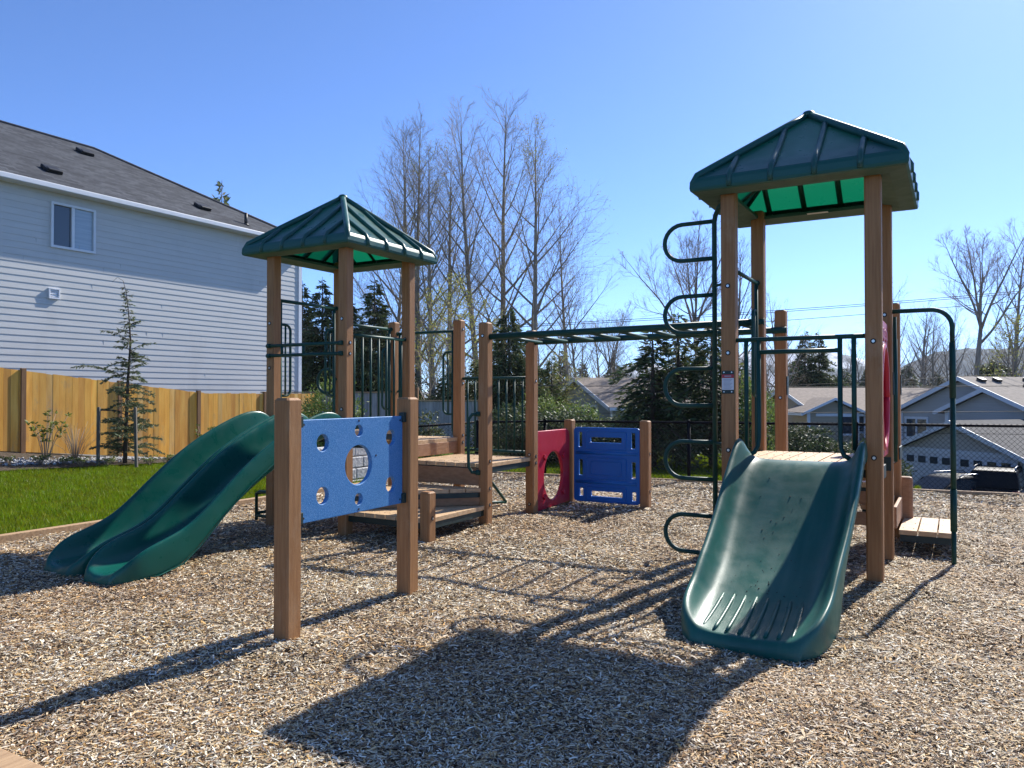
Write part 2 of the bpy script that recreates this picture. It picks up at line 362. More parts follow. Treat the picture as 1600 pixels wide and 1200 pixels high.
# ---- roofs
def roof(cx, cy, half, z0, z1, za, label):
    def P(x, y, z): return (cx + x, cy + y, z)
    mb = MB(); h = half; ht = half - .018
    sq = ((-1, -1), (1, -1), (1, 1), (-1, 1))
    apex = P(0, 0, za)
    # sloping skin (single, translucent), slightly dished
    n = 8
    for k in range(4):
        a, b = sq[k], sq[(k + 1) % 4]
        rows = []
        for i in range(n + 1):
            f = i / n; q = f; zz = z1 + (za - z1) * q - .018 * math.sin(math.pi * f)
            rows.append([P((a[0] + (b[0] - a[0]) * j / n) * ht * (1 - f), (a[1] + (b[1] - a[1]) * j / n) * ht * (1 - f), zz) for j in range(n + 1)])
        mb.rings(rows, 0, True, False, closed=False)
    # fascia with rounded edges, soffit ring and inner lip
    hi = half - .27
    prof = [(ht - .03, z1 + .020), (ht - .004, z1 + .008), (ht + .006, z1 - .006), (h - .003, z1 - .03), (h, z0 + .03), (h - .006, z0 + .008), (h - .025, z0)]
    mb.rings([[P(s[0] * r, s[1] * r, z) for s in sq] for r, z in prof], 1, False, False)
    mb.rings([[P(s[0] * r, s[1] * r, z) for s in sq] for r, z in ((h - .025, z0), (h - .14, z0 - .012), (hi, z0 + .01))], 2, False, False)
    mb.rings([[P(s[0] * r, s[1] * r, z) for s in sq] for r, z in ((hi, z0 + .01), (hi - .006, z0 + .035), (hi + .01, z0 + .04))], 1, False, False)
    # hip caps
    for s in sq:
        pts = [P(s[0] * (h - .03), s[1] * (h - .03), z0 + .012), P(s[0] * (h - .022), s[1] * (h - .022), z1 - .03)]
        pts += [P(s[0] * ht * (1 - f), s[1] * ht * (1 - f), z1 + (za - z1) * f + .004) for f in (.04, .2, .4, .6, .8, 1.0)]
        mb.tube(pts, [.022, .026, .032, .034, .034, .034, .034, .034], 10, 1)
    mb.rings([[P(.06 * math.cos(a) * math.cos(e), .06 * math.sin(a) * math.cos(e), za + .045 * math.sin(e)) for a in [2 * math.pi * j / 10 for j in range(10)]] for e in (-.3, .2, .8, 1.4)], 1)
    # raised ribs down each slope and over the fascia
    for k in range(4):
        a, b = Vector((*sq[k], 0)), Vector((*sq[(k + 1) % 4], 0)); d = (b - a).normalized(); nrm = (a + b).normalized()
        for off in (-.60, -.2, .2, .60):
            o = off * h; f1 = 1 - abs(o) / ht - .05
            def Q(f, lift, out=0): p = nrm * (ht * (1 - f) + out) + d * o; return P(p.x, p.y, z1 + (za - z1) * f - .018 * math.sin(math.pi * f) + lift)
            pts = [(nrm * (h - .004) + d * o, z0 + .015), (nrm * (h - .002) + d * o, z1 - .035)]
            pts = [P(p.x, p.y, z) for p, z in pts] + [Q(f, .012) for f in np.linspace(.03, f1, 6)] + [Q(f1 + .03, -.03)]
            mb.tube(pts, [.022] * 2 + [.026] * 6 + [.016], 10, 0)
    o = mb.build('roof', ['roof', 'roof_in', 'soffit'], PS); o['label'] = label
    return o
roof(-S / 2, S / 2, S / 2 + .245, 3.0, 3.105, 3.72, 'green four sided roof on the left tower')
roof(4.48, .914, .55 + .262, 3.13, 3.24, 3.88, 'green four sided roof on the right tower')
mb = MB(); mb.box((4.48, .914 - .20 + .55 + .262 - .14, 3.128), (.18, .045, .004)); mb.build('roof_label', 'signwhite', PS)

# ---- decks and steps
def deck(name, x0, x1, y0, y1, z, n=8, tri=None, th=.045, along='y', skirt=True):
    """boards running along one axis; tri=(fn) gives the lower y bound per x for a cut corner"""
    mb = MB(); fr = MB(); g = .012
    for i in range(n):
        if along == 'y':
            a = x0 + (x1 - x0) * i / n + g / 2; b = x0 + (x1 - x0) * (i + 1) / n - g / 2
            ya, yb = (tri(a), tri(b)) if tri else (y0, y0)
            ya = min(ya, y1 - .01); yb = min(yb, y1 - .01)
            mb.poly([(a, ya), (b, yb), (b, y1), (a, y1)], (z - th, z + rnd.uniform(-.0015, .0015)))
            for yy in (y0 + .12, (y0 + y1) / 2, y1 - .12):
                if not tri or yy > max(ya, yb) + .02:
                    for xx in (a + .03, b - .03): mb.rings([[(xx + .006 * math.cos(q), yy + .006 * math.sin(q), z + hh) for q in [k * math.pi / 3 for k in range(6)]] for hh in (-.004, .003)], 1, False)
        else:
            a = y0 + (y1 - y0) * i / n + g / 2; b = y0 + (y1 - y0) * (i + 1) / n - g / 2
            mb.poly([(x0, a), (x1, a), (x1, b), (x0, b)], (z - th, z + rnd.uniform(-.0015, .0015)))
    o = mb.build(name, ['plank', 'hole'], PS, bevel=.004)
    zf = z - th - .004
    if skirt:
        ins = .012
        if tri: fr.poly([(x0 + ins, tri(x0) + ins), (x1 - ins, min(tri(x1), y1 - .06) + ins), (x1 - ins, y1 - ins), (x0 + ins, y1 - ins)], (zf - .05, zf))
        else:
            for c, d in ((((x0 + x1) / 2, y0 + ins + .02), (x1 - x0 - .03, .035)), (((x0 + x1) / 2, y1 - ins - .02), (x1 - x0 - .03, .035)),
                         ((x0 + ins + .02, (y0 + y1) / 2), (.035, y1 - y0 - .14)), ((x1 - ins - .02, (y0 + y1) / 2), (.035, y1 - y0 - .14)), (((x0 + x1) / 2, (y0 + y1) / 2), (.035, y1 - y0 - .14))):
                fr.box((c[0], c[1], zf - .03), (d[0], d[1], .06))
        fr.build('deck_frame', 'frame', o)
    return o
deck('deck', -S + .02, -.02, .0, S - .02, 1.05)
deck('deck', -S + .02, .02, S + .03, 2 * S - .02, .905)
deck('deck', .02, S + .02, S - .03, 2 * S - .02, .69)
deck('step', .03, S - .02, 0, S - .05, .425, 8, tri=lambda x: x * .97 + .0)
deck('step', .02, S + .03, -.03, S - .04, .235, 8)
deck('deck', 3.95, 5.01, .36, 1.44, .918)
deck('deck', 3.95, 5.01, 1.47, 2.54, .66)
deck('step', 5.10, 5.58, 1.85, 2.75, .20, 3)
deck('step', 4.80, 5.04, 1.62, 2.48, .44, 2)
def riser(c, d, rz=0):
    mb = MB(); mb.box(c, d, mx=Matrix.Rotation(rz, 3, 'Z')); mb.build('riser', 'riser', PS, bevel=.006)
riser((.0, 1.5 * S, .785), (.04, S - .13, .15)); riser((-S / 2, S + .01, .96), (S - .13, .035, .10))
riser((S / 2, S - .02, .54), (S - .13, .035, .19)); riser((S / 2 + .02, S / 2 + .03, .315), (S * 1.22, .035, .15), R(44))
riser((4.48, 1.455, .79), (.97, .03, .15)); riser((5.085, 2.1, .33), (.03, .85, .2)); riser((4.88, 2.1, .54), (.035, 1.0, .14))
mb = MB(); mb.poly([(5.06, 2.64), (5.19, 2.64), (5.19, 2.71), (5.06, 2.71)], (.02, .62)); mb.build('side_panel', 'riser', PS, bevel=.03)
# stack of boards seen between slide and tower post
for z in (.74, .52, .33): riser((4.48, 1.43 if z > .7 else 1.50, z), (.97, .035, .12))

# ---- pipe work
PR = .0185
def pipes(name, runs, parent=PS, label=None, m='pipe', n=8):
    mb = MB()
    for r in runs:
        pts, rad = (r, PR) if not isinstance(r, tuple) else r
        mb.tube(pts, rad, n)
    o = mb.build(name, m, parent)
    if label: o['label'] = label
    return o
def clampp(p, d=(0, 0, 1)):
    p = Vector(p); d = Vector(d).normalized()
    return ([p - d * .022, p + d * .022], .028)
def bars(p0, p1, zt, zb, n, r=.0125, name='guard_rail'):
    p0, p1 = Vector((*p0, 0)), Vector((*p1, 0)); d = (p1 - p0).normalized(); e = .065
    a, b = p0 + d * .03, p1 - d * .03
    runs = [[a + Vector((0, 0, zt)), b + Vector((0, 0, zt))], [a + d * e + Vector((0, 0, zb)), b - d * e + Vector((0, 0, zb))],
            clampp(a + Vector((0, 0, zt)), d), clampp(b + Vector((0, 0, zt)), d)]
    L = (b - a).length
    for i in range(n):
        p = a + d * (.10 + (L - .2) * i / (n - 1)); runs.append(([p + Vector((0, 0, zb)), p + Vector((0, 0, zt))], r))
    return pipes(name, runs)
def gate(p0, p1, zt, zb, name='entry_rail'):
    """arch rail between two posts with an upright and a D shaped hand loop at either side"""
    p0, p1 = Vector((*p0, 0)), Vector((*p1, 0)); d = (p1 - p0).normalized(); Z = lambda p, z: Vector((p.x, p.y, z))
    a, b = p0 + d * .05, p1 - d * .05
    runs = [[Z(a, zt), Z(b, zt)], clampp(Z(a, zt), d), clampp(Z(b, zt), d)]
    for q, s in ((p0, d), (p1, -d)):
        up = q + s * .10
        runs.append([Z(up, zt), Z(up, zb + .12), Z(q + s * .085, zb + .05), Z(q + s * .07, zb)])
        lt, lb = zt - .27, zt - 1.08; w = .15; r = .07; o = up + s * w
        loop = [Z(up, lt)] + [Z(up + s * (w - r), lt) + s * (r * math.sin(t)) + Vector((0, 0, -r * (1 - math.cos(t)))) for t in np.linspace(0, math.pi / 2, 6)]
        loop += [Z(up + s * (w - r), lb + r) + s * (r * math.cos(t)) + Vector((0, 0, -r * math.sin(t))) for t in np.linspace(0, math.pi / 2, 6)] + [Z(up, lb)]
        runs.append((loop, .015)); runs.append(([Z(up + s * .075, lt), Z(up + s * .075, lb)], .011))
        runs.append(([Z(q, zb + .55), Z(up, zb + .62)], .012))
    return pipes(name, runs)
bars((0, 0), (0, S), 2.09, 1.10, 7)
bars((0, 2 * S), (S, 2 * S), 1.66, .745, 8)
gate((-S, 0), (-S, S), 2.52, 1.05); gate((-S, S), (-S, 2 * S), 2.34, .9); gate((0, 2 * S), (-S, 2 * S), 2.28, .9)
gate((3.93, .364), (3.93, 1.464), 2.52, .92)
# sit-down bars over the twin slide
runs = [[(-S - .01, -.075, z), (.0, -.075, z)] for z in (1.995, 1.885)] + [([(x, -.075, 1.885), (x, -.075, 1.995)], .016) for x in (-.86, -.535, -.21)]
runs += [([(x, -.075, z), (x + dx, -.075, z)], .025) for z in (1.995, 1.885) for x, dx in ((-S - .02, .05), (-.03, .05))]
pipes('slide_bar', runs)
# entrance frame over the wide slide
yf = .364 - .02; runs = [[(3.98, yf, 1.905), (4.98, yf, 1.905)], [(4.17, yf, 1.80), (4.79, yf, 1.80)]]
for sx, x in ((1, 4.07), (-1, 4.89)):
    runs.append([(x, yf, 1.905), (x, yf, 1.02)])
    xi = x + sx * .10
    runs.append([(xi, yf, 1.905), (xi, yf, 1.10), (xi - sx * .005, yf - .01, 1.03), (xi - sx * .03, yf - .03, .98), (xi - sx * .07, yf - .05, .955)])
pipes('slide_entry_frame', runs)
# loop (snake) climber
px, py = 3.753, .55; runs = []
zt = 3.02
runs.append(([(px, py, -.1), (px, py, zt - .06), (px + .012, py - .005, zt), (px + .05, py - .03, zt + .06), (px + .13, py - .12, zt + .09)], .0215))
for k in range(5):
    z1 = 2.97 - .645 * k; z0 = z1 - .325; r = .1625; xe = px - .45 + r
    runs.append(([(px, py, z1)] + [(xe - r * math.sin(t), py, (z1 + z0) / 2 + r * math.cos(t)) for t in np.linspace(0, math.pi, 13)] + [(px, py, z0)], .0195))
for z in (1.03, 1.75, 2.4): runs.append(([(px, py, z), (3.90, .40, z)], .012))
o = pipes('loop_climber', runs, label='green pole climber with five round loops', n=10)
# handrail arch by the right steps
xp, yp = 5.55, 1.464
pts = [(5.05, yp, 2.19), (xp - .16, yp, 2.19)] + [(xp - .16 + .16 * math.sin(t), yp, 2.03 + .16 * math.cos(t)) for t in np.linspace(.15, math.pi / 2, 8)] + [(xp, yp, 1.86)]
runs = [(pts, .020), ([(xp, yp, 1.90), (xp, yp, 1.42)], .0255), ([(xp, yp, 1.43), (xp, yp, .62)], .022), ([(xp, yp, .64), (xp, yp, .28)], .0265), ([(xp, yp, .3), (xp, yp, -.1)], .020)]
pipes('handrail', runs, n=10)
pipes('upright', [([(5.10, 1.56, 2.15), (5.10, 1.56, .85)], .018), ([(5.10, 1.56, 1.95), (5.10, 1.56, 1.0)], .023)])
# grab handle at the front of the stairs
gx, gy = S - .075, S - .06
pipes('grab_handle', [[(gx + .03, gy, 1.24), (gx - .03, gy - .05, 1.235), (gx - .065, gy - .065, 1.18), (gx - .07, gy - .065, .9), (gx - .065, gy - .065, .66), (gx - .03, gy - .05, .60), (gx + .03, gy, .595)],
                      ([(gx + .035, gy + .01, 1.24), (gx + .0, gy - .02, 1.238)], .03), ([(gx + .035, gy + .01, .595), (gx, gy - .02, .597)], .03)])
# supports and step climbers
pipes('brace', [[(.35, 2.2, .46), (.40, 2.66, .03)], [(.40, 2.66, .03), (.16, 2.2, .05)]])
pipes('step_climber', [[(-1.47, .12, .0), (-1.47, .12, .31), (-1.42, .12, .33), (-1.1, .12, .33)], [(-1.47, .95, .0), (-1.47, .95, .31), (-1.42, .95, .33), (-1.1, .95, .33)],
                       [(-1.47, .12, .05), (-1.1, .12, .05)]] + [[(-1.46, .12, z), (-1.46, .95, z)] for z in (.08, .31)])
pipes('hand_ring', [[Vector((-S - .17, 1.02, 1.62)) + Vector((.15 * math.cos(t), 0, .15 * math.sin(t))) for t in np.linspace(0, 2 * math.pi, 21)]])
# monkey bars
MBAR = empty('monkey_bars', (0, 0, 0), 0, PS); MBAR['label'] = 'green horizontal overhead ladder between the two towers'
A0, A1 = Vector((S + .03, S - .0, 2.09)), Vector((3.99, 1.43, 2.15)); B0, B1 = Vector((S - .06, 2 * S - .03, 2.09)), Vector((4.0, 2.50, 2.15))
for a, b in ((A0, A1), (B0, B1)):
    mb = MB(); mb.tube([a, b], .035, 12); mb.build('beam', 'pipe', MBAR)
for i in range(9):
    f = (i + .7) / 9.4; mb = MB(); mb.tube([A0.lerp(A1, f) - Vector((0, 0, .012)), B0.lerp(B1, f) - Vector((0, 0, .012))], .0175, 8); mb.build('rung', 'pipe', MBAR)

# ---- slides
def chute(mb, cx, y0, secs, wide_=True, m=0):
    """secs: t, bed z, half width, wall height, skirt depth"""
    rows = []
    for t, zb, w, hw, sk in secs:
        f = min(1, hw / .12); half = []
        half.append((w + .030, zb + hw - sk)); half.append((w + .033, zb + hw - min(.03, sk * .4)))
        half.append((w + .022, zb + hw - .003)); half.append((w + .004, zb + hw))
        g = 1.0 if wide_ else .62
        half.append((w - .022 * g, zb + hw - .018 * f)); half.append((w - .045 * g, zb + hw * .55)); half.append((w - .085 * g, zb + hw * .17 + .004))
        half.append((w - .15 * g, zb + .002)); half.append((w * .22, zb - (0 if wide_ else .008)))
        row = [(cx - x, y0 - t, z) for x, z in half] + [(cx + x, y0 - t, z) for x, z in half[::-1]]
        rows.append(row)
    mb.rings(rows, m, True, False, closed=False)
W = .455
wide = [(-.06, .915, W, .045, .07), (.0, .925, W, .10, .10), (.08, .925, W, .175, .16), (.16, .905, W, .195, .16), (.28, .835, W, .19, .15), (.45, .715, W, .19, .12), (.7, .54, W - .008, .185, .11),
        (.95, .38, W - .018, .185, .11), (1.170, 0.268, W - 0.030, 0.180, 0.140), (1.340, 0.200, W - 0.036, 0.170, 0.405), (1.440, 0.160, W - 0.040, 0.155, 0.350), (1.510, 0.137, W - 0.042, 0.138, 0.310), (1.600, 0.112, W - 0.045, 0.128, 0.275), (1.700, 0.090, W - 0.052, 0.120, 0.245), (1.800, 0.070, W - 0.068, 0.105, 0.210), (1.870, 0.058, W - 0.092, 0.078, 0.171), (1.915, 0.051, W - 0.122, 0.044, 0.130), (1.940, 0.047, W - 0.145, 0.016, 0.098), (1.955, 0.038, W - 0.160, 0.004, 0.077), (1.972, 0.000, W - 0.175, 0.000, 0.035), (1.972, -0.060, W - 0.178, 0.000, 0.020)]
mb = MB(); chute(mb, 4.50, .364 - .02, wide)
# front nose closing the bumper
sl = mb.build('slide', 'slide', PS, solid=.022, sub=2); sl.modifiers['solid'].offset = 1; sl['label'] = 'wide green slide on the right tower'
mb = MB()
for i in range(8):
    x = 4.50 - .245 + .49 * i / 7; ts = np.linspace(1.45, 1.915, 8); zr = np.interp(ts, [q[0] for q in wide], [q[1] for q in wide])
    mb.tube([(x + .05 * (x - 4.5) * (t - 1.45) / .46, .344 - t, z + .004) for t, z in zip(ts, zr)], [.006] + [.0125] * 6 + [.010], 8)
mb.build('grip_rib', 'slide', sl)
# crumbs of bark lying on the wide slide
r_ = random.Random(8); mb = MB(); zi = lambda t: float(np.interp(t, [s[0] for s in wide[2:12]], [s[1] for s in wide[2:12]]))
for i in range(70):
    t = .25 + 1.3 * r_.random() ** .7; x = 4.50 + r_.uniform(-.26, .30); a = r_.uniform(0, 6.28); L = r_.uniform(.003, .008); z = zi(t) + .003
    mb.box((x, .344 - t, z), (L, L * r_.uniform(.4, .9), .004), mx=Matrix.Rotation(a, 3, 'Z'))
o = mb.build('bark_crumbs', 'bark_dark'); o.location = PS.location; o.rotation_euler = PS.rotation_euler
tag(o, 'dark bark crumbs scattered on the bed of the wide slide', 'crumbs', kind='stuff')
W2 = .242
twin = [(-.06, 1.045, W2, 0.055, 0.105), (.02, 1.05, W2, 0.140, 0.145), (.12, 1.03, W2, 0.228, 0.185), (.30, .985, W2, 0.311, 0.205), (.6, .885, W2, 0.322, 0.215), (.99, .70, W2, 0.327, 0.225), (1.27, .53, W2, 0.327, 0.235), (1.56, .315, W2, 0.316, 0.245), (1.80, .165, W2, 0.267, 0.265),
        (1.97, .100, W2, 0.234, 0.295), (2.18, .072, W2, 0.201, 0.285), (2.30, .066, W2 - .002, 0.168, 0.250), (2.39, .062, W2 - .010, 0.123, 0.210), (2.46, .060, W2 - .03, 0.066, 0.165), (2.51, .055, W2 - .065, 0.028, 0.125), (2.54, .035, W2 - .10, 0.004, 0.085), (2.555, -.04, W2 - .13, 0.000, 0.045)]
mb = MB()
for cx in (-.79, -.225): chute(mb, cx, -.02, twin, False)
o = mb.build('slide', 'slide_twin', PS, solid=.02, sub=2); o.modifiers['solid'].offset = 1; o['label'] = 'twin lane green slide on the left tower'
mb = MB()   # lap seam along the outer flank
mb.tube([(-.225 + W2 + .038, -.02 - t, zb + hw - sk * .92) for t, zb, w, hw, sk in twin[3:12]], .006, 6)
mb.build('slide_seam', 'slide_twin', o)

# ---- panels
def mxp(o, ax, ay):
    o, ax, ay = Vector(o), Vector(ax), Vector(ay); az = ax.cross(ay)
    return Matrix(((ax.x, ay.x, az.x, o.x), (ax.y, ay.y, az.y, o.y), (ax.z, ay.z, az.z, o.z), (0, 0, 0, 1)))
# red panel with a round crawl opening (low, beside the monkey bar post)
Ls = S - .14; mx = mxp((S + .01, 2 * S + .07, .0), (0, 1, 0), (0, 0, 1))
out = [(0, .01), (Ls, .04), (Ls, .90), (Ls - .02, .97), (Ls - .08, 1.0), (.03, 1.0), (0, .97)]
rp = plate('play_panel', out, [ell(Ls / 2, .42, .27, .31)], .045, 'red', mx, PS, .008); rp['label'] = 'red panel with a large oval crawl hole'
mb = MB(); pts = [(S + .01, 2 * S + .07 + x, z) for x, z in ell(Ls / 2, .42, .285, .325)]
mb.tube(pts + [pts[0]], .02, 8); mb.build('hole_rim', 'red', rp)
for a in (40, 140, 220, 320):
    p = (S + .04, 2 * S + .07 + Ls / 2 + .35 * math.cos(R(a)), .42 + .38 * math.sin(R(a))); mb = MB(); mb.box(p, (.03, .07, .05), mx=Matrix.Rotation(R(a), 3, 'X'))
    mb.build('moulded_lug', 'red', rp, bevel=.01)
# blue moulded panel
Lb = S - .135; Hb = .985; mx = mxp((S + .0675, 3 * S, .035), (1, 0, 0), (0, 0, 1))
def fr(x0, y0, x1, y1, r=.012): return rrect(x0 * Lb, (1 - y1) * Hb, x1 * Lb, (1 - y0) * Hb, r)
holes = [fr(.26, .13, .73, .20), fr(.27, .85, .74, .92), fr(.075, .065, .13, .265), fr(.08, .435, .14, .645), fr(.09, .82, .145, .925), fr(.87, .065, .93, .27), fr(.875, .445, .935, .66), fr(.88, .835, .94, .95)]
bp = plate('play_panel', rrect(0, 0, Lb, Hb, .05), holes, .04, 'blue', mx, PS, .009); bp['label'] = 'blue moulded panel with rectangular slots'
for a in (fr(.20, .40, .80, .68, .03), fr(.27, .45, .73, .63, .02), fr(.20, .05, .80, .29, .02), fr(.21, .79, .80, .97, .02)):
    mb = MB(); pts = [mx @ Vector((x, y, .019)) for x, y in a]; mb.tube(pts + [pts[0]], .009, 6); mb.build('raised_frame', 'blue', bp)
for y in (.34, .73):
    mb = MB(); mb.tube([mx @ Vector((.04, (1 - y) * Hb, .004)), mx @ Vector((Lb - .04, (1 - y) * Hb, .004))], .028, 10); mb.build('moulded_bead', 'blue', bp)
# red bubble panel in the right tower
yb0, yb1 = .364 + .065, 1.464 - .065; Lr = yb1 - yb0; mx = mxp((5.03, yb0, .93), (0, 1, 0), (0, 0, 1)); Hr = 1.14
rb = plate('play_panel', rrect(0, 0, Lr, Hr, .04), [ell(Lr / 2, .50, .34, .40)], .05, 'red', mx, PS, .008); rb['label'] = 'tall red panel with a bulging oval window'
mb = MB(); pts = [mx @ Vector((x, y, .02)) for x, y in ell(Lr / 2, .50, .36, .42)]; mb.tube(pts + [pts[0]], .03, 8); mb.build('window_rim', 'red', rb)
mb = MB(); mb.rings([[mx @ Vector((x, y, -.07 * math.sin(e))) for x, y in ell(Lr / 2, .50, .345 * math.cos(e), .405 * math.cos(e), 28)] for e in np.linspace(0, math.pi / 2 - .02, 8)], 0, True, True)
mb.build('bubble_window', 'redbubble', rb)
mb = MB()
for i in range(7): mb.box(mx @ Vector((.16 + .105 * i, 1.02, .027)), (.012, .055, .085 + .02 * (i % 2)))
for i in range(5): mb.box(mx @ Vector((.25 + .115 * i, .94, .027)), (.012, .07, .03))
mb.build('raised_pattern', 'red', rb, bevel=.005)
# warning plate on the front left post of the right tower
x, y = 3.93, .364 - PW / 2 - .004
mb = MB(); mb.box((x, y, 1.555), (.10, .006, .19)); sg = mb.build('safety_sign', 'frame', PS, bevel=.002); sg['label'] = 'small red and white warning plate'
mb = MB(); mb.box((x, y - .004, 1.606), (.098, .003, .027)); mb.build('sign_header', 'signred', sg)
mb = MB(); mb.box((x, y - .004, 1.541), (.098, .003, .098)); mb.build('sign_face', 'signwhite', sg)
mb = MB()
for i in range(8): mb.box((x - .004 * (i % 3), y - .0065, 1.578 - .0105 * i), (.072 - .008 * (i % 3), .002, .0035))
mb.box((x, y - .0065, 1.606), (.055, .002, .009)); mb.build('sign_print', 'signgrey', sg)
for zx in (-.032, .032):
    for zz in (1.638, 1.476): mb = MB(); mb.rings([[(x + zx + .006 * math.cos(a), y - .0035 - q, zz + .006 * math.sin(a)) for a in [k * math.pi / 4 for k in range(8)]] for q in (0, .004)], 0); mb.build('sign_screw', 'steel', sg)
for c, d_ in (((5.03, .364 + .3, .84), (.10, .22, .10)), ((5.03, 1.464 - .065, .84), (.09, .012, .12)), ((3.93 + .065, 2.56, 1.55), (.012, .08, .20)), ((5.03 + .062, 2.56, 1.55), (.012, .05, .2)), ((5.03 + .062, 1.464, 1.55), (.012, .05, .2)), ((5.095, 2.4, .88), (.012, .35, .12))):
    mb = MB(); mb.box(c, d_); mb.build('bracket', 'frame', PS)

# ---- free-standing spotted panel in front
pa, pb = Vector((-1.315, 4.51, 0)), Vector((-.755, 5.56, 0)); d = (pb - pa); LL = d.length; mid = (pa + pb) / 2
FP = empty('peek_panel', mid, math.atan2(d.x, d.y) * -1)
tag(FP, 'free standing blue play panel with seven round holes held between two brown posts', 'play panel')
for y in (-LL / 2, LL / 2):
    mb = MB(); post_mesh(mb, 0, y, 1.432); mb.build('post', ['post', 'hole', 'steel'], FP)
Lp = LL - PW - .05; mx = mxp((.0, -Lp / 2, .68), (0, 1, 0), (0, 0, 1)); Hp = .62
hs = [ell(Lp / 2 + .03, Hp / 2, .135, .13), ell(Lp / 2 + .03, .535, .038, .038), ell(Lp / 2 + .03, .085, .038, .038)]
hs += [ell(Lp / 2 + .03 + sx * .345, Hp / 2 + sy * .163, .053, .053) for sx in (-1, 1) for sy in (-1, 1)]
fp = plate('board', rrect(0, 0, Lp, Hp, .012), hs, .032, 'bluefleck', mx, FP, .004)
for x, z in ((.03, .03), (.03, .59), (Lp - .03, .03), (Lp - .03, .59), (Lp / 2 + .03, .60), (Lp / 2 + .03, .02), (.72, .36)):
    mb = MB(); mb.rings([[mx @ Vector((x + .007 * math.cos(a), z + .007 * math.sin(a), q)) for a in [k * math.pi / 4 for k in range(8)]] for q in (.012, .0185)], 0, False); mb.build('screw', 'hole', FP)
for y in (-Lp / 2 - .012, Lp / 2 + .012):
    for z in (.715, 1.29):
        mb = MB(); mb.box((.012, y, z), (.04, .05, .07)); mb.build('bracket', 'frame', FP, bevel=.004)
# ------------------------------------------------------------------ terrain
U = Vector((.5, .8660254, 0)); V = Vector((.8660254, -.5, 0))
T0 = Vector((-5.09, 7.63, 0))
def ss(a, b, x): t = np.clip((x - a) / (b - a), 0, 1); return t * t * (3 - 2 * t)
def puv(x, y): dx, dy = x - T0.x, y - T0.y; return dx * U.x + dy * U.y, dx * V.x + dy * V.y
FC = np.array([.6, 14.05]); FD = np.array([.925, -.38]); FN = np.array([.38, .925])   # chain-link line
def lawn_z(x, y):
    pu, pv = puv(x, y); q = np.clip(-pv, 0, 9)
    return (q / 8.4) ** 4 * (.24 - .105 * (np.clip(pu, -8, 9.2) - 4.25))
def Gz(x, y):
    x = np.asarray(x, float); y = np.asarray(y, float)
    pu, pv = puv(x, y)
    z = np.where(pv < 0, lawn_z(x, y), 0.0) - .07
    d = (x - FC[0]) * FN[0] + (y - FC[1]) * FN[1]; a = (x - FC[0]) * FD[0] + (y - FC[1]) * FD[1]
    wr = ss(3.5, 8, a)
    bank = -3.0 * ss(.5, 8, d) * wr - (3.0 * ss(9, 24, d) + .15 * ss(0, 3, d)) * (1 - wr)
    lf = 1 - ss(-9, -3, a)
    return z + bank * (1 - lf) - 3.0 * ss(25, 60, d) * lf
def grid(name, xs, ys, zf, matname, keep=None, kind='structure'):
    X, Y = np.meshgrid(xs, ys); Z = zf(X, Y); n, k = X.shape
    Vv = np.stack([X, Y, Z], -1).reshape(-1, 3)
    i = np.arange(n - 1)[:, None] * k + np.arange(k - 1)[None]
    F = np.stack([i, i + 1, i + k + 1, i + k], -1).reshape(-1, 4)
    me = np_mesh(name, Vv, F, matname, smooth=True)
    return tag(link(name, me), kind=kind)
def nonuni(a, b, near, far, n0):
    s = np.linspace(-1, 1, n0); return s
cx = np.concatenate([-np.geomspace(1500, 22, 22), np.arange(-20, 30.1, .5), np.geomspace(32, 1500, 22)])
cy = np.concatenate([[-60, -30, -15], np.arange(-8, 45, .5), np.geomspace(46, 1500, 26)])
grid('ground', cx, cy, Gz, 'field')

# lawn sheet (from the timber to the planting bed) and bed, in the timber's frame
def strip(name, q0, q1, p0, p1, dz, matname, step=.3):
    ps = np.arange(p0, p1 + step, step); qs = np.arange(q0, q1 + .001, step)
    P, Q = np.meshgrid(ps, qs); X = T0.x + P * U.x - Q * V.x; Y = T0.y + P * U.y - Q * V.y
    Z = lawn_z(X, Y) + dz; n, k = X.shape; i = np.arange(n - 1)[:, None] * k + np.arange(k - 1)[None]
    F = np.stack([i, i + k, i + k + 1, i + 1], -1).reshape(-1, 4)
    return tag(link(name, np_mesh(name, np.stack([X, Y, Z], -1).reshape(-1, 3), F, matname, smooth=True)), kind='structure')
strip('lawn', .06, 6.3, -14, 14, -.012, 'grassbase')
strip('planting_bed', 6.12, 9.2, -14, 14, .03, 'bed')

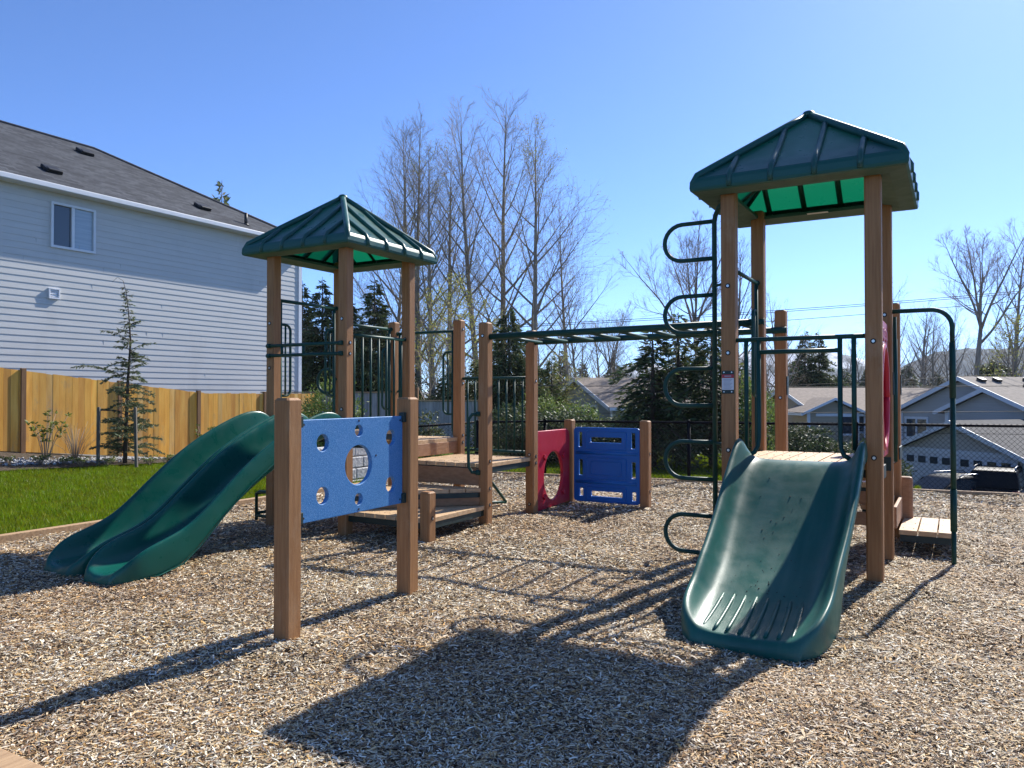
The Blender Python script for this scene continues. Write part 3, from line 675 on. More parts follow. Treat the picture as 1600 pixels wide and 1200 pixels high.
# grass blades
rg = np.random.default_rng(3)
def blades(n, prange, qrange, h, w, seed):
    r = np.random.default_rng(seed)
    p = r.uniform(*prange, n); q = r.uniform(*qrange, n)
    X = T0.x + p * U.x - q * V.x; Y = T0.y + p * U.y - q * V.y
    return X, Y, lawn_z(X, Y), r
def grass(name, n, prange, qrange, h=.055, seed=5, w=.009):
    X, Y, Z, r = blades(n, prange, qrange, h, .01, seed)
    clump = .75 + .35 * np.sin(X * 5.1 + 2 * np.sin(Y * 3.3)) * np.sin(Y * 4.7) + r.uniform(-.2, .3, n)
    hh = h * np.clip(clump, .45, 1.6); a = r.uniform(0, 2 * np.pi, n); ww = w * r.uniform(.7, 1.5, n)
    lx, ly = r.normal(0, .35, n) * hh, r.normal(0, .35, n) * hh
    dx, dy = np.cos(a) * ww / 2, np.sin(a) * ww / 2
    Vv = np.stack([np.stack([X - dx, Y - dy, Z - .01], -1), np.stack([X + dx, Y + dy, Z - .01], -1), np.stack([X + lx, Y + ly, Z + hh], -1)], 1).reshape(-1, 3)
    F = np.arange(3 * n).reshape(-1, 3)
    t = np.stack([r.uniform(.6, 1.35, n)] * 3, -1); t[:, 0] *= r.uniform(.75, 1.25, n); t[:, 1] *= np.clip(.75 + .3 * clump, .7, 1.2)
    return tag(link(name, np_mesh(name, Vv, F, 'grass', t)), 'short bright green lawn grass between the timber edge and the fence', 'grass', kind='stuff')
grass('lawn_grass', 230000, (-5, 11), (.12, 6.2))

# timbers round the chip bed
def timber(name, a, b, w=.09, h=.10, zc=0.0, label=''):
    a, b = Vector(a), Vector(b); d = b - a; mb = MB(); L = d.length; n = max(1, round(L / 2.44))
    for i in range(n):
        mb.box((0, L * (i + .5) / n, rnd.uniform(-.004, .004)), (w, L / n - .006, h))
    o = mb.build(name, 'timber', None, bevel=.006); o.location = (a.x, a.y, zc); o.rotation_euler = (0, 0, -math.atan2(d.x, d.y))
    return tag(o, label, 'timber edging')
cor = T0 - U * 2.50
timber('timber_edging', cor, T0 + U * 7.0, zc=.005, label='long timber edging board between the green lawn and the wood chips')
timber('timber_edging', cor + V * .06, cor + V * 12, w=.10, zc=.03, label='weathered timber edging board at the bottom corner of the chip bed')
f0 = Vector((FC[0] - FD[0] * 2.2, FC[1] - FD[1] * 2.2, 0)); f1 = Vector((FC[0] + FD[0] * 13, FC[1] + FD[1] * 13, 0))
off = Vector((-FN[0] * .12, -FN[1] * .12, 0))
timber('timber_edging', f0 + off, f1 + off, w=.06, h=.14, zc=-.045, label='long grey timber edging board along the foot of the chain link fence')

# chip bed: base sheet plus loose chips
def chip_z(x, y):
    z = .014 * np.sin(x * 1.7 + .6 * y) * np.sin(y * 1.3 + .4) + .012 * np.sin(x * 4.3 + 1.1) * np.sin(y * 5.1 + x)
    for px_, py_, h, w in ((-1.25, 4.42, .035, .22), (-.72, 5.5, .03, .25), (2.85, 5.95, .02, .3), (-.8, 7.7, .02, .3), (-.2, 8.7, .03, .4), (1.0, 9.5, .035, .5), (-3.1, 6.4, .035, .6), (1.35, 4.25, -.035, .4), (-3.3, 5.75, -.03, .5)):
        z = z + h * np.exp(-((x - px_) ** 2 + (y - py_) ** 2) / (2 * w * w))
    return z
def in_bed(x, y):
    pu, pv = puv(x, y); d = (x - FC[0]) * FN[0] + (y - FC[1]) * FN[1]; a = (x - FC[0]) * FD[0] + (y - FC[1]) * FD[1]
    return (pv > .05) & (pu > -2.44) & (d < -.13) & (pv < 17) & (a > -2.1 - 50 * (d < -1.2))
ps = np.arange(-2.49, 12, .12); qs = np.arange(0, 17, .12)
Pg, Qg = np.meshgrid(ps, qs); Xg = T0.x + Pg * U.x + Qg * V.x; Yg = T0.y + Pg * U.y + Qg * V.y
Zg = chip_z(Xg, Yg) - .02; dg_ = (Xg - FC[0]) * FN[0] + (Yg - FC[1]) * FN[1]
n, k = Xg.shape; ii = np.arange(n - 1)[:, None] * k + np.arange(k - 1)[None]
Fg = np.stack([ii, ii + 1, ii + k + 1, ii + k], -1).reshape(-1, 4)
okv = (dg_ < -.02).reshape(-1); Fg = Fg[okv[Fg].all(1)]
tag(link('chip_bed', np_mesh('chip_bed', np.stack([Xg, Yg, Zg], -1).reshape(-1, 3), Fg, 'chips_base', smooth=True)), kind='structure')

def chips(seed=9):
    r = np.random.default_rng(seed); xs = []; ys = []; sc = []
    for (y0, y1, dens, s) in ((1.9, 4.2, 13500, .70), (4.2, 6.5, 7800, .85), (6.5, 9.5, 3900, 1.05), (9.5, 15, 1500, 1.5)):
        hw0 = .70 * y1 + 2.0; area = 2 * hw0 * (y1 - y0); n = int(area * dens)
        x = r.uniform(-hw0, hw0, n); y = r.uniform(y0, y1, n)
        kp = in_bed(x, y) & (np.abs(x) < .70 * y + 2.0)
        xs.append(x[kp]); ys.append(y[kp]); sc.append(np.full(kp.sum(), s))
    x = np.concatenate(xs); y = np.concatenate(ys); s = np.concatenate(sc); n = len(x)
    L = np.clip(r.lognormal(np.log(.033), .45, n), .010, .095) * s; Wd = np.clip(r.lognormal(np.log(.0066), .40, n), .0028, .02) * s
    a = r.uniform(0, 2 * np.pi, n); tilt = r.normal(0, .15, n); roll = r.normal(0, .30, n)
    up = r.uniform(0, 1, n) < .012; tilt[up] = r.normal(0, .7, up.sum())
    z = chip_z(x, y) + r.uniform(-.010, .005, n)
    d = np.stack([np.cos(a) * np.cos(tilt), np.sin(a) * np.cos(tilt), np.sin(tilt)], -1)
    sd = np.stack([-np.sin(a) * np.cos(roll), np.cos(a) * np.cos(roll), np.sin(roll)], -1)
    c = np.stack([x, y, z], -1); bend = (r.uniform(-.12, .12, n) * L)
    nz = np.array([0, 0, 1.0])
    t0 = r.uniform(.45, 1.1, n)[:, None]; t1 = r.uniform(.2, .9, n)[:, None]
    W_ = Wd[:, None] / 2; L_ = L[:, None] / 2; mid = c + nz * bend[:, None]
    Vv = np.stack([c - d * L_ - sd * W_ * t0, c - d * L_ + sd * W_ * t0 * .8, mid - sd * W_, mid + sd * W_, c + d * L_ - sd * W_ * t1, c + d * L_ + sd * W_ * t1], 1).reshape(-1, 3)
    b = np.arange(n)[:, None] * 6
    F = np.concatenate([b + np.array([[0, 2, 3, 1]]), b + np.array([[2, 4, 5, 3]])], 1).reshape(-1, 4)
    pal = np.array([(.64, .51, .34), (.53, .39, .22), (.78, .71, .59), (.37, .225, .105), (.21, .125, .07), (.11, .075, .05), (.58, .35, .13), (.45, .40, .335), (.27, .22, .18)])
    pr = np.array([.16, .13, .16, .13, .13, .12, .06, .06, .05])
    # weathering patches: browner, moister chips in places
    patch = np.clip(.5 + .55 * np.sin(x * 1.9 + 1.3 * np.sin(y * 1.1)) * np.sin(y * 2.3 + .7), 0, 1)
    worn = np.exp(-((x - 1.3) ** 2 + (y - 4.1) ** 2) / .35) + np.exp(-((x + 3.3) ** 2 + (y - 5.6) ** 2) / .5) + .8 * np.exp(-((x - .1) ** 2 + (y - 8.2) ** 2) / .6); patch = np.clip(patch + .9 * worn, 0, 1.5)
    ci = r.choice(len(pal), n, p=pr); col = pal[ci] * np.array([.985, 1.02, 1.0]) * r.uniform(.86, 1.36, n)[:, None]
    col *= (1 - .20 * patch[:, None] * np.array([.40, .75, 1.0]))
    return tag(link('wood_chips', np_mesh('wood_chips', Vv, F, 'chip', np.repeat(col, 2, 0))), 'loose pale and brown wood chips covering the play area', 'wood chips', kind='stuff')
chips()

# ------------------------------------------------------------------ fences and the grey house on the left
FF = Vector((-10.4, 15.6, 0)); FU = Vector((.515, .857, 0)).normalized()
def fence_top(s): return 2.0 - .105 * s if s < 4.84 else 1.49
def fence_base(s): return .24 - .105 * s if s < 4.84 else -.27
wf = empty('wooden_fence', FF, -math.atan2(FU.x, FU.y)); tag(wf, 'golden cedar board fence with brown posts below the grey house', 'fence')
mb = MB(); s = -7.5
while s < 13:
    w = rnd.uniform(.135, .145); y = s; zt = fence_top(s) + rnd.uniform(-.012, .012); zb = fence_base(s) + .07
    g = rnd.random(); t = (1, 1, 1) if g < .55 else ((.8, .74, .7) if g < .7 else ((1.0, 1.12, 1.75) if g < .86 else (1.12, 1.08, .9)))
    q = rnd.uniform(.82, 1.12); t = tuple(a * q for a in t)
    sl = (fence_top(s + w) - fence_top(s)); x0 = rnd.uniform(-.003, .003)
    vs = [(x0, y, zb), (x0, y + w - .003, zb + sl), (x0, y + w - .003, zt + sl), (x0, y, zt), (x0 - .017, y, zb), (x0 - .017, y + w - .003, zb + sl), (x0 - .017, y + w - .003, zt + sl), (x0 - .017, y, zt)]
    mb.add(vs, [(0, 1, 2, 3), (7, 6, 5, 4), (3, 2, 6, 7), (0, 3, 7, 4), (2, 1, 5, 6), (1, 0, 4, 5)], 0, False, t); s += w
mb.build('board_panel', 'cedar', wf, tint=True)
for s in (-6.0, -3.85, -1.7, .44, 2.55, 4.66, 6.8, 8.95, 11.1):
    mb = MB(); z0, z1 = fence_base(s) - .1, fence_top(s) + .05
    mb.box((.0, s, (z0 + z1) / 2), (.085, .095, z1 - z0)); mb.build('post', 'cedar_post', wf, bevel=.004)
for h in (.35, 1.5):
    mb = MB(); pts = [(-.035, s, (fence_base(s) + h)) for s in np.arange(-7.5, 13.1, .5)]; mb.tube(pts, .03, 4); mb.build('rail', 'cedar_post', wf)
# weathered grey fence further back
gf = empty('weathered_fence', (-5.3, 23.2, 0), R(-8)); tag(gf, 'weathered grey board fence stepping down behind the towers', 'fence')
for i, (x0, x1, zt) in enumerate(((0, 2.5, 1.50), (2.5, 4.35, 1.25), (-2.4, 0, 1.5))):
    mb = MB(); x = x0
    while x < x1:
        w = .14; q = rnd.uniform(.75, 1.15); mb.box((x + w / 2, rnd.uniform(-.004, .004), (zt - .8) / 2), (w - .004, .02, zt + .8), t=(q, q, q)); x += w
    mb.build('board_panel', 'greyfence', gf, tint=True)
    mb = MB(); mb.box(((x0 + x1) / 2, -.03, zt + .03), (x1 - x0, .09, .035)); mb.build('cap_rail', 'timber', gf)
for x, zt in ((2.5, 1.66), (4.4, 1.34), (0, 1.62)):
    mb = MB(); mb.box((x, -.05, zt / 2 - .4), (.10, .10, zt + .8)); mb.build('post', 'cedar_post', gf, bevel=.01)
# split-face block retaining wall
rw = MB()
for r_ in range(4):
    for i in range(6):
        L = .40; rw.box((i * L + (.22 if r_ % 2 else 0) + L / 2, rnd.uniform(-.012, .012) + .02 * r_, .06 + .19 * r_), (L - .012, .26, .178))
o = rw.build('retaining_wall', 'block', None, bevel=.018); o.location = (-3.4, 11.7, -.12); o.rotation_euler = (0, 0, R(60)); tag(o, 'low grey split face block retaining wall behind the towers', 'wall')

def chainlink(name, pts, h, label, post_every=2.6, pitch=.052):
    """black vinyl chain link between plan points with ground heights: [(x,y,zbase)]"""
    fe = empty(name, (pts[0][0], pts[0][1], 0)); tag(fe, label, 'fence'); o0 = Vector((pts[0][0], pts[0][1], 0))
    wires = MB(); rail = MB(); low = MB()
    for (x0, y0, z0), (x1, y1, z1) in zip(pts[:-1], pts[1:]):
        a, b = Vector((x0, y0, z0)) - o0, Vector((x1, y1, z1)) - o0; d = b - a; L = Vector((d.x, d.y, 0)).length
        P = lambda s, z: a + d * (s / L) + Vector((0, 0, z))
        rail.tube([P(0, h), P(L, h)], .021, 8); low.tube([P(0, h - .12), P(L, h - .12)], .004, 4)
        n = int(L / (pitch * 1.414)); q = pitch * 1.414
        for i in range(-int(h / q) - 1, n + 1):
            for sg in (1, -1):
                s0 = i * q if sg > 0 else i * q + h; s1 = s0 + sg * h; z_0, z_1 = 0.03, h + .03
                if sg > 0:
                    if s0 < 0: z_0 -= s0; s0 = 0
                    if s1 > L: z_1 -= (s1 - L); s1 = L
                else:
                    if s0 > L: z_0 += (s0 - L); s0 = L
                    if s1 < 0: z_1 += s1; s1 = 0
                if z_1 - z_0 > .03: wires.tube([P(s0, z_0), P(s1, z_1)], .0026, 3, caps=False)
        m = max(1, round(L / post_every))
        for i in range(m + 1):
            mb = MB(); mb.tube([P(L * i / m, -.3), P(L * i / m, h + .01)], .03, 10); mb.tube([P(L * i / m, h + .01), P(L * i / m, h + .05)], [.034, .012], 10); mb.build('post', 'vinyl', fe)
    wires.build('chain_mesh', 'vinyl', fe); rail.build('top_rail', 'vinyl', fe); low.build('tension_wire', 'vinyl', fe)
fl = lambda a: (FC[0] + FD[0] * a, FC[1] + FD[1] * a)
chainlink('chain_link_fence', [(*fl(-1.35), -.10), (*fl(0), -.06), (*fl(13), -.02)], 1.03, 'long black chain link fence running along the back of the play area')
x0, y0 = fl(-1.35)
chainlink('chain_link_fence', [(-3.4, 14.3, -.28), (x0 - .03, y0 + .02, -.10)], 1.03, 'short sloping run of black chain link behind the left tower')

# grey house
HC = Vector((-7.19, 26.0, 0)); HL = 26.0; EZ = 6.55; BZ = -.6; OV = .29
hs = empty('grey_house', HC, R(-30)); tag(hs, 'two storey grey sided house with white trim and dark shingle hip roof', 'house')
mb = MB(); e = .158; z = BZ; wx0, wx1, wz0, wz1 = -8.31, -7.18, 5.08, 6.21   # wall runs along local -y from the corner; outside is +x
def course(ya, yb, z, e=.158):
    vs = []; fs = []
    for y in (ya, yb): vs += [(.003, y, z + e), (.0135, y, z), (0, y, z)]
    mb.add(vs, [(0, 1, 4, 3), (1, 2, 5, 4)], 0)
while z < EZ:
    if z + e > wz0 and z < wz1:
        course(-HL, wx0, z); course(wx1, -.06, z)
        if z + e > wz1: course(wx0, wx1, wz1, z + e - wz1)
        if z < wz0: course(wx0, wx1, z, wz0 - z)
    else: course(-HL, -.06, z)
    z += e
mb.box((-.15, -HL / 2, (BZ + wz0) / 2), (.28, HL - .1, wz0 - BZ)); mb.box((-4.5, -.3, (BZ + EZ) / 2), (8.6, .4, EZ - BZ))
# butt joints between siding boards
for i in range(60):
    k = rnd.randrange(0, 42); y = -rnd.uniform(.5, 20); mb.box((.007, y, BZ + e * k + e / 2), (.012, .005, e - .012))
mb.build('wall', 'siding', hs)
mb = MB(); mb.box((-.04, -.02, (BZ + EZ) / 2), (.16, .14, EZ - BZ)); mb.build('corner_board', 'trim', hs)
# roof: hip, eaves overhang OV
h2 = 4.5; pit = 2.7 / 4.5; RZ = EZ + h2 * pit; re = MB()
E = [(OV, -HL, EZ - OV * pit * .0), (OV, OV, EZ), (-2 * h2 - OV, OV, EZ), (-2 * h2 - OV, -HL, EZ)]
ap = (-h2, -h2 + .0, RZ); ap2 = (-h2, -HL, RZ)
vs = [E[0], E[1], ap, ap2, E[2], E[3]]
me = bpy.data.meshes.new('roof'); me.from_pydata(vs, [], [(0, 1, 2, 3), (1, 4, 2), (4, 5, 3, 2)]); me.materials.append(M['shingle'])
uv = me.uv_layers.new(name='UVMap')
for p in me.polygons:
    n_ = p.normal; hx = Vector((-n_.y, n_.x, 0)).normalized(); vy = n_.cross(hx)
    for li in p.loop_indices:
        co = me.vertices[me.loops[li].vertex_index].co; uv.data[li].uv = (co.dot(hx), co.dot(vy))
ro = link('roof', me, hs); q = ro.modifiers.new('s', 'SOLIDIFY'); q.thickness = .05; q.offset = 1
mb = MB(); mb.box((OV + .06, (-HL + OV) / 2, EZ - .05), (.12, HL + OV, .13)); mb.box((-h2, OV + .06, EZ - .05), (2 * h2 + 2 * OV, .12, .13)); mb.build('gutter', 'trim', ro, bevel=.015)
mb = MB(); mb.box((OV / 2 - .02, (-HL + OV) / 2, EZ - .10), (OV + .06, HL + OV - .1, .02)); mb.build('soffit', 'trim', ro)
mb = MB(); mb.tube([(OV + .02, OV + .02, EZ + .05), (-h2, -h2, RZ + .05), (-h2, -HL, RZ + .05)], .06, 6); mb.build('ridge_cap', 'roofdark', ro)
def rv(y, f):
    """low box vent on the roof slope at local y and fraction f from eave to ridge"""
    x = OV - (OV + h2) * f; zz = EZ + (RZ - EZ) * f + .06; mb = MB(); rot = Matrix.Rotation(math.atan(pit), 3, 'Y')
    mb.box((x, y, zz + .05), (.34, .42, .10), mx=rot); mb.box((x + .12, y, zz + .02), (.16, .36, .06), mx=rot); mb.build('roof_vent', 'asphalt_vent', ro, bevel=.02)
def roof_hit(px, py):
    """local (y, f) where the sight line of the photo's pixel meets the slope (planning helper, evaluated once here)"""
    f_ = 1200.0; d = Vector(((px - 800) / f_, 1, (617 - py) / f_)); o = Vector((0, 0, 1.45)); n_ = Vector(V) * pit + Vector((0, 0, 1)); p0 = HC + V * OV + Vector((0, 0, EZ))
    t = (p0 - o).dot(n_) / d.dot(n_); p = o + d * t - HC
    return p.dot(U), (OV - p.dot(V)) / (OV + h2)
for a in ((130, 234.5), (78, 268), (315, 326)): rv(*roof_hit(*a))
y_, f_ = roof_hit(383, 352); mb = MB(); x = OV - (OV + h2) * f_; zz = EZ + (RZ - EZ) * f_; mb.tube([(x, y_, zz), (x, y_, zz + .42)], .05, 10); mb.tube([(x, y_, zz), (x, y_, zz + .09)], [.12, .06], 10); mb.build('vent_pipe', 'asphalt_vent', ro)
# window
w = MB(); fw = .06
yc, zc = (wx0 + wx1) / 2, (wz0 + wz1) / 2
for c, d_ in (((.02, yc, wz1 - fw / 2), (.08, wx1 - wx0, fw)), ((.02, yc, wz0 + fw / 2), (.08, wx1 - wx0, fw)), ((.02, wx0 + fw / 2, zc), (.078, fw, wz1 - wz0 - 2 * fw)), ((.02, wx1 - fw / 2, zc), (.078, fw, wz1 - wz0 - 2 * fw)), ((.018, yc - .02, zc), (.074, .07, wz1 - wz0 - 2 * fw))): w.box(c, d_)
wo = w.build('window', 'trim', hs, bevel=.004)
mb = MB(); mb.box((-.01, (wx0 + yc) / 2, zc), (.012, yc - wx0 - fw - .02, wz1 - wz0 - 2 * fw)); mb.build('pane', 'glass', wo)
mb = MB(); mb.box((.0, (wx1 + yc) / 2 - .02, zc), (.012, wx1 - yc - fw - .02, wz1 - wz0 - 2 * fw)); mb.build('pane', 'glass2', wo)
mb = MB(); mb.box((-.06, yc, zc), (.02, wx1 - wx0 - .1, wz1 - wz0 - .1)); mb.build('blind', 'blind', wo)
# wall vent hood
yv, zv = -8.22, 3.94; mb = MB()
for c, d_ in (((.03, yv, zv + .115), (.07, .27, .035)), ((.03, yv, zv - .115), (.07, .27, .035)), ((.03, yv - .118, zv), (.068, .035, .195)), ((.03, yv + .118, zv), (.068, .035, .195)), ((.02, yv, zv), (.02, .20, .195))): mb.box(c, d_)
for k in range(3): mb.box((.03, yv, zv - .06 + .06 * k), (.05, .20, .012), mx=Matrix.Rotation(R(35), 3, 'Y'))
mb.build('wall_vent', 'trim', hs, bevel=.004)
# ------------------------------------------------------------------ houses beyond the fence
def far_house(name, apex, rot, W, D, rise, base, wall, roofm, label, group=None, ov=.35, windows=(), garage=(), vents=0, hip=False, fasc=.2):
    """gabled house: local -y is the gable face, the ridge runs along +y; apex = world position of the front gable's peak"""
    ez = apex[2] - rise
    h = empty(name, (apex[0], apex[1], base), R(rot)); tag(h, label, 'house', group)
    az, e = apex[2] - base, ez - base
    mb = MB(); mb.add([(-W, 0, 0), (W, 0, 0), (W, 0, e), (0, 0, az), (-W, 0, e), (-W, D, 0), (W, D, 0), (W, D, e), (0, D, az), (-W, D, e)],
                      [(0, 1, 2, 3, 4), (9, 8, 7, 6, 5), (1, 6, 7, 2), (5, 0, 4, 9), (4, 3, 8, 9), (3, 2, 7, 8)])
    mb.build('wall', wall, h)
    k = rise / W; th = .16; mb = MB(); xo = W + ov; zo = e - ov * k
    for s in (-1, 1):
        mb.add([(0, -ov, az + .03), (s * xo, -ov, zo + .03), (s * xo, D + ov, zo + .03), (0, D + ov, az + .03), (0, -ov, az + th), (s * xo, -ov, zo + th), (s * xo, D + ov, zo + th), (0, D + ov, az + th)],
               [(0, 1, 2, 3), (7, 6, 5, 4), (0, 4, 5, 1), (1, 5, 6, 2), (2, 6, 7, 3)])
    ro = mb.build('roof', roofm, h)
    mb = MB()
    for s in (-1, 1): mb.add([(0, -ov - .03, az + th), (s * xo, -ov - .03, zo + th), (s * xo, -ov - .03, zo + th - fasc), (0, -ov - .03, az + th - fasc), (0, -ov, az + th), (s * xo, -ov, zo + th), (s * xo, -ov, zo + th - fasc), (0, -ov, az + th - fasc)], [(0, 1, 2, 3), (0, 4, 5, 1), (3, 2, 6, 7)])
    for s in (-1, 1): mb.box((s * (xo + .05), D / 2, zo + .06), (.1, D + 2 * ov, .14))
    mb.build('fascia', 'trim', ro)
    for i in range(vents):
        mb = MB(); y = D * (i + .5) / vents; x = .55 + .75 * (i % 3 == 2); mb.box((x, y, az - k * x + th + .08), (.3, .3, .12), mx=Matrix.Rotation(math.atan(k), 3, 'Y')); mb.build('roof_vent', 'asphalt_vent', ro)
    if vents: mb = MB(); mb.tube([(.5, D * .3, az - .3), (.5, D * .3, az + .55)], .10, 8); mb.tube([(.5, D * .3, az + .5), (.5, D * .3, az + .62)], .2, 8); mb.build('flue', 'trim', ro)
    for (face, c, z, ww, hh, n) in windows:       # face 'g' gable (-y), 'l' left (-x), 'r' right (+x)
        f = MB(); p = MB()
        def bx(b, u, zz, du, dz, o, t):
            if face == 'g': b.box((u, -o, zz), (du, t, dz))
            else: sg = -1 if face == 'l' else 1; b.box((sg * (W + o), u, zz), (t, du, dz))
        for i in range(n):
            u = c + (i - (n - 1) / 2) * ww / n; bx(p, u, z, ww / n - .10, hh - .12, .02, .02)
        bx(f, c, z + hh / 2, ww + .12, .12, .04, .06); bx(f, c, z - hh / 2, ww + .12, .10, .04, .06)
        for i in range(n + 1): bx(f, c - ww / 2 + ww * i / n, z, .10, hh, .035, .05)
        fo = f.build('window', 'trim', h); p.build('pane', 'glass', fo)
    for (c, ww, hh) in garage:
        g = MB(); g.box((c, -.02, hh / 2), (ww, .05, hh))
        for i in range(1, 4): g.box((c, -.05, hh * i / 4), (ww - .05, .02, .03))
        go = g.build('garage_door', 'garage', h)
        for i in range(4): p = MB(); p.box((c - ww / 2 + ww * (i + .5) / 4, -.055, hh * .86), (ww / 4 - .22, .02, hh * .13)); p.build('window', 'glass', go)
        t = MB()
        for cc, d_ in (((c, -.03, hh + .09), (ww + .36, .08, .18)), ((c - ww / 2 - .09, -.03, hh / 2), (.18, .08, hh)), ((c + ww / 2 + .09, -.03, hh / 2), (.18, .08, hh))): t.box(cc, d_)
        t.build('door_trim', 'trim', go)
    for s in (-1, 1): mb = MB(); mb.box((s * (W - .06), -.03, e / 2), (.16, .06, e)); mb.build('corner_board', 'trim', h)
    return h
far_house('gabled_house', (21.15, 36.0, 2.16), -70, 3.6, 14, 1.55, -3.1, 'hgrey', 'rooftan', 'large grey gabled house with a long tan roof dotted with vents', vents=14,
          windows=(('g', -2.6, 2.9, 1.3, 1.0, 2),))
far_house('gabled_house', (21.2, 34.2, 1.62), -70, 2.15, 3.0, .92, -3.1, 'hgrey', 'rooftan', 'grey gable wing projecting in front of the large grey house', windows=())
g = far_house('garage', (17.67, 30.6, .28), -70, 2.95, 6.2, 1.22, -3.05, 'htaupe', 'roofdark', 'taupe double garage with two white doors behind the chain link fence', garage=((-1.28, 2.3, 2.12), (1.28, 2.3, 2.12)))
for x in (-2.66, 2.66): mb = MB(); mb.box((x, -.08, 1.75), (.12, .14, .25)); mb.tube([(x, -.08, 1.87), (x, -.08, 1.98)], [.07, .01], 6); mb.build('porch_lamp', 'lamp', g)
far_house('family_house', (16.4, 46.0, 1.72), -90, 5.0, 12.0, 1.3, -3.0, 'hbeige', 'roofbrown', 'beige house with a brown roof and white framed windows beyond the hedge',
          windows=(('r', 1.6, 2.95, 1.9, 1.0, 2), ('r', 3.4, 2.85, 2.0, 1.25, 2), ('r', 9.8, 2.9, 1.3, 1.1, 2), ('r', 2.4, .9, 1.6, 1.2, 2)))
far_house('porch_gable', (16.95, 40.6, 1.15), 0, 1.35, 2.2, .62, -3.0, 'hbeige', 'roofbrown', 'small beige porch gable on the front of the beige house', windows=(('g', .75, 2.85, .6, 1.0, 1),), fasc=.14)
far_house('cottage', (3.55, 40.0, 2.2), -70, 3.6, 7.5, 1.35, -3.0, 'hgreen', 'roofbrown', 'grey green cottage with a brown roof half hidden behind the conifers', windows=(('g', 1.3, 3.3, 1.4, 1.2, 2),))

# ------------------------------------------------------------------ cars
def car(loc, rz, label, tail=True):
    c = empty('parked_car', loc, R(rz)); tag(c, label, 'car', None)
    sec = [(-2.3, .50, .95, .80), (-2.2, .42, 1.05, .86), (-1.3, .30, 1.08, .92), (0, .28, 1.06, .93), (1.3, .30, 1.02, .92), (2.1, .38, .95, .86), (2.32, .48, .80, .78)]
    mb = MB(); rings = []
    for x, zb, zt, hw in sec:
        rings.append([(x, s * hw * k, zb + (zt - zb) * f) for s, k, f in ((-1, .9, 0), (-1, 1, .25), (-1, 1, .7), (-1, .93, 1), (1, .93, 1), (1, 1, .7), (1, 1, .25), (1, .9, 0))])
    mb.rings(rings, 0, True); mb.rings([[(x, s * y, z) for x, s, y, z in ((xa, -1, .84, 1.04), (xb, -1, .84, 1.04), (xb2, -1, .66, 1.60), (xa2, -1, .66, 1.60))] for xa, xb, xa2, xb2 in ()] or [[(-2.1, -.80, 1.02), (-2.1, .80, 1.02), (1.15, .80, 1.02), (1.15, -.80, 1.02)], [(-1.9, -.74, 1.40), (-1.9, .74, 1.40), (.55, .74, 1.40), (.55, -.74, 1.40)], [(-1.72, -.66, 1.66), (-1.72, .66, 1.66), (.05, .66, 1.66), (.05, -.66, 1.66)], [(-1.5, -.6, 1.71), (-1.5, .6, 1.71), (-.2, .6, 1.71), (-.2, -.6, 1.71)]], 0, False)
    mb.build('body', 'car', c, bevel=.03)
    mb = MB()
    for s in (-1, 1): mb.add([(-1.85, s * .785, 1.1), (.85, s * .785, 1.1), (.25, s * .69, 1.58), (-1.72, s * .69, 1.58)], [(0, 1, 2, 3) if s < 0 else (3, 2, 1, 0)])
    mb.add([(1.12, -.70, 1.08), (1.12, .70, 1.08), (.17, .60, 1.62), (.17, -.60, 1.62)], [(0, 1, 2, 3)]); mb.add([(-2.09, -.68, 1.1), (-2.09, .68, 1.1), (-1.80, .60, 1.58), (-1.80, -.60, 1.58)], [(3, 2, 1, 0)])
    for i in range(len(mb.v)): v = mb.v[i]; mb.v[i] = (v[0] * 1.012, v[1] * 1.03, v[2] + .012)
    mb.build('window', 'carglass', c)
    for s in (-1, 1):
        mb = MB(); mb.tube([(-1.6, s * .62, 1.72), (-1.5, s * .62, 1.78), (-.2, s * .62, 1.78), (-.05, s * .62, 1.70)], .02, 6); mb.build('roof_rack', 'rim', c)
        mb = MB(); mb.box((-2.22, s * .70, .95), (.16, .22, .16)); mb.build('taillight', 'taillight', c, bevel=.02)
        mb = MB(); mb.box((2.18, s * .66, .78), (.18, .26, .13)); mb.build('headlight', 'headlight', c, bevel=.02)
        mb = MB(); mb.box((.72, s * .98, 1.12), (.12, .18, .14)); mb.build('wing_mirror', 'car', c, bevel=.03)
        for x in (-1.4, 1.42):
            mb = MB(); mb.tube([(x, s * .72, .34), (x, s * .93, .34)], .34, 18); w = mb.build('wheel', 'tyre', c, bevel=.02)
            mb = MB(); mb.tube([(x, s * .90, .34), (x, s * .945, .34)], .21, 12); mb.build('rim', 'rim', w)
    return c
car((15.5, 27.6, -3.14), 196, 'dark blue black estate car parked nearest the chain link fence')
car((18.0, 28.4, -2.88), 52, 'dark sport utility vehicle with a red tail light parked beside the estate car')
car((20.6, 29.8, -2.95), 20, 'dark car at the edge of the picture parked beyond the fence')

# ------------------------------------------------------------------ trees
def crown_mesh(name, C, D, L, Wd, matname, tint, seed=0):
    """leaf shaped quads: centres C, unit directions D, length L, width Wd"""
    r = np.random.default_rng(seed); n = len(C)
    rv_ = r.normal(size=(n, 3)); S_ = np.cross(D, rv_); S_ /= np.linalg.norm(S_, axis=1, keepdims=True) + 1e-9
    L = np.asarray(L).reshape(-1, 1) if np.ndim(L) else np.full((n, 1), L); Wd = np.asarray(Wd).reshape(-1, 1) if np.ndim(Wd) else np.full((n, 1), Wd)
    Vv = np.stack([C, C + D * L * .45 + S_ * Wd / 2, C + D * L, C + D * L * .45 - S_ * Wd / 2], 1).reshape(-1, 3)
    return np_mesh(name, Vv, np.arange(4 * n).reshape(-1, 4), matname, tint)
def unit(a): return a / (np.linalg.norm(a, axis=-1, keepdims=True) + 1e-9)

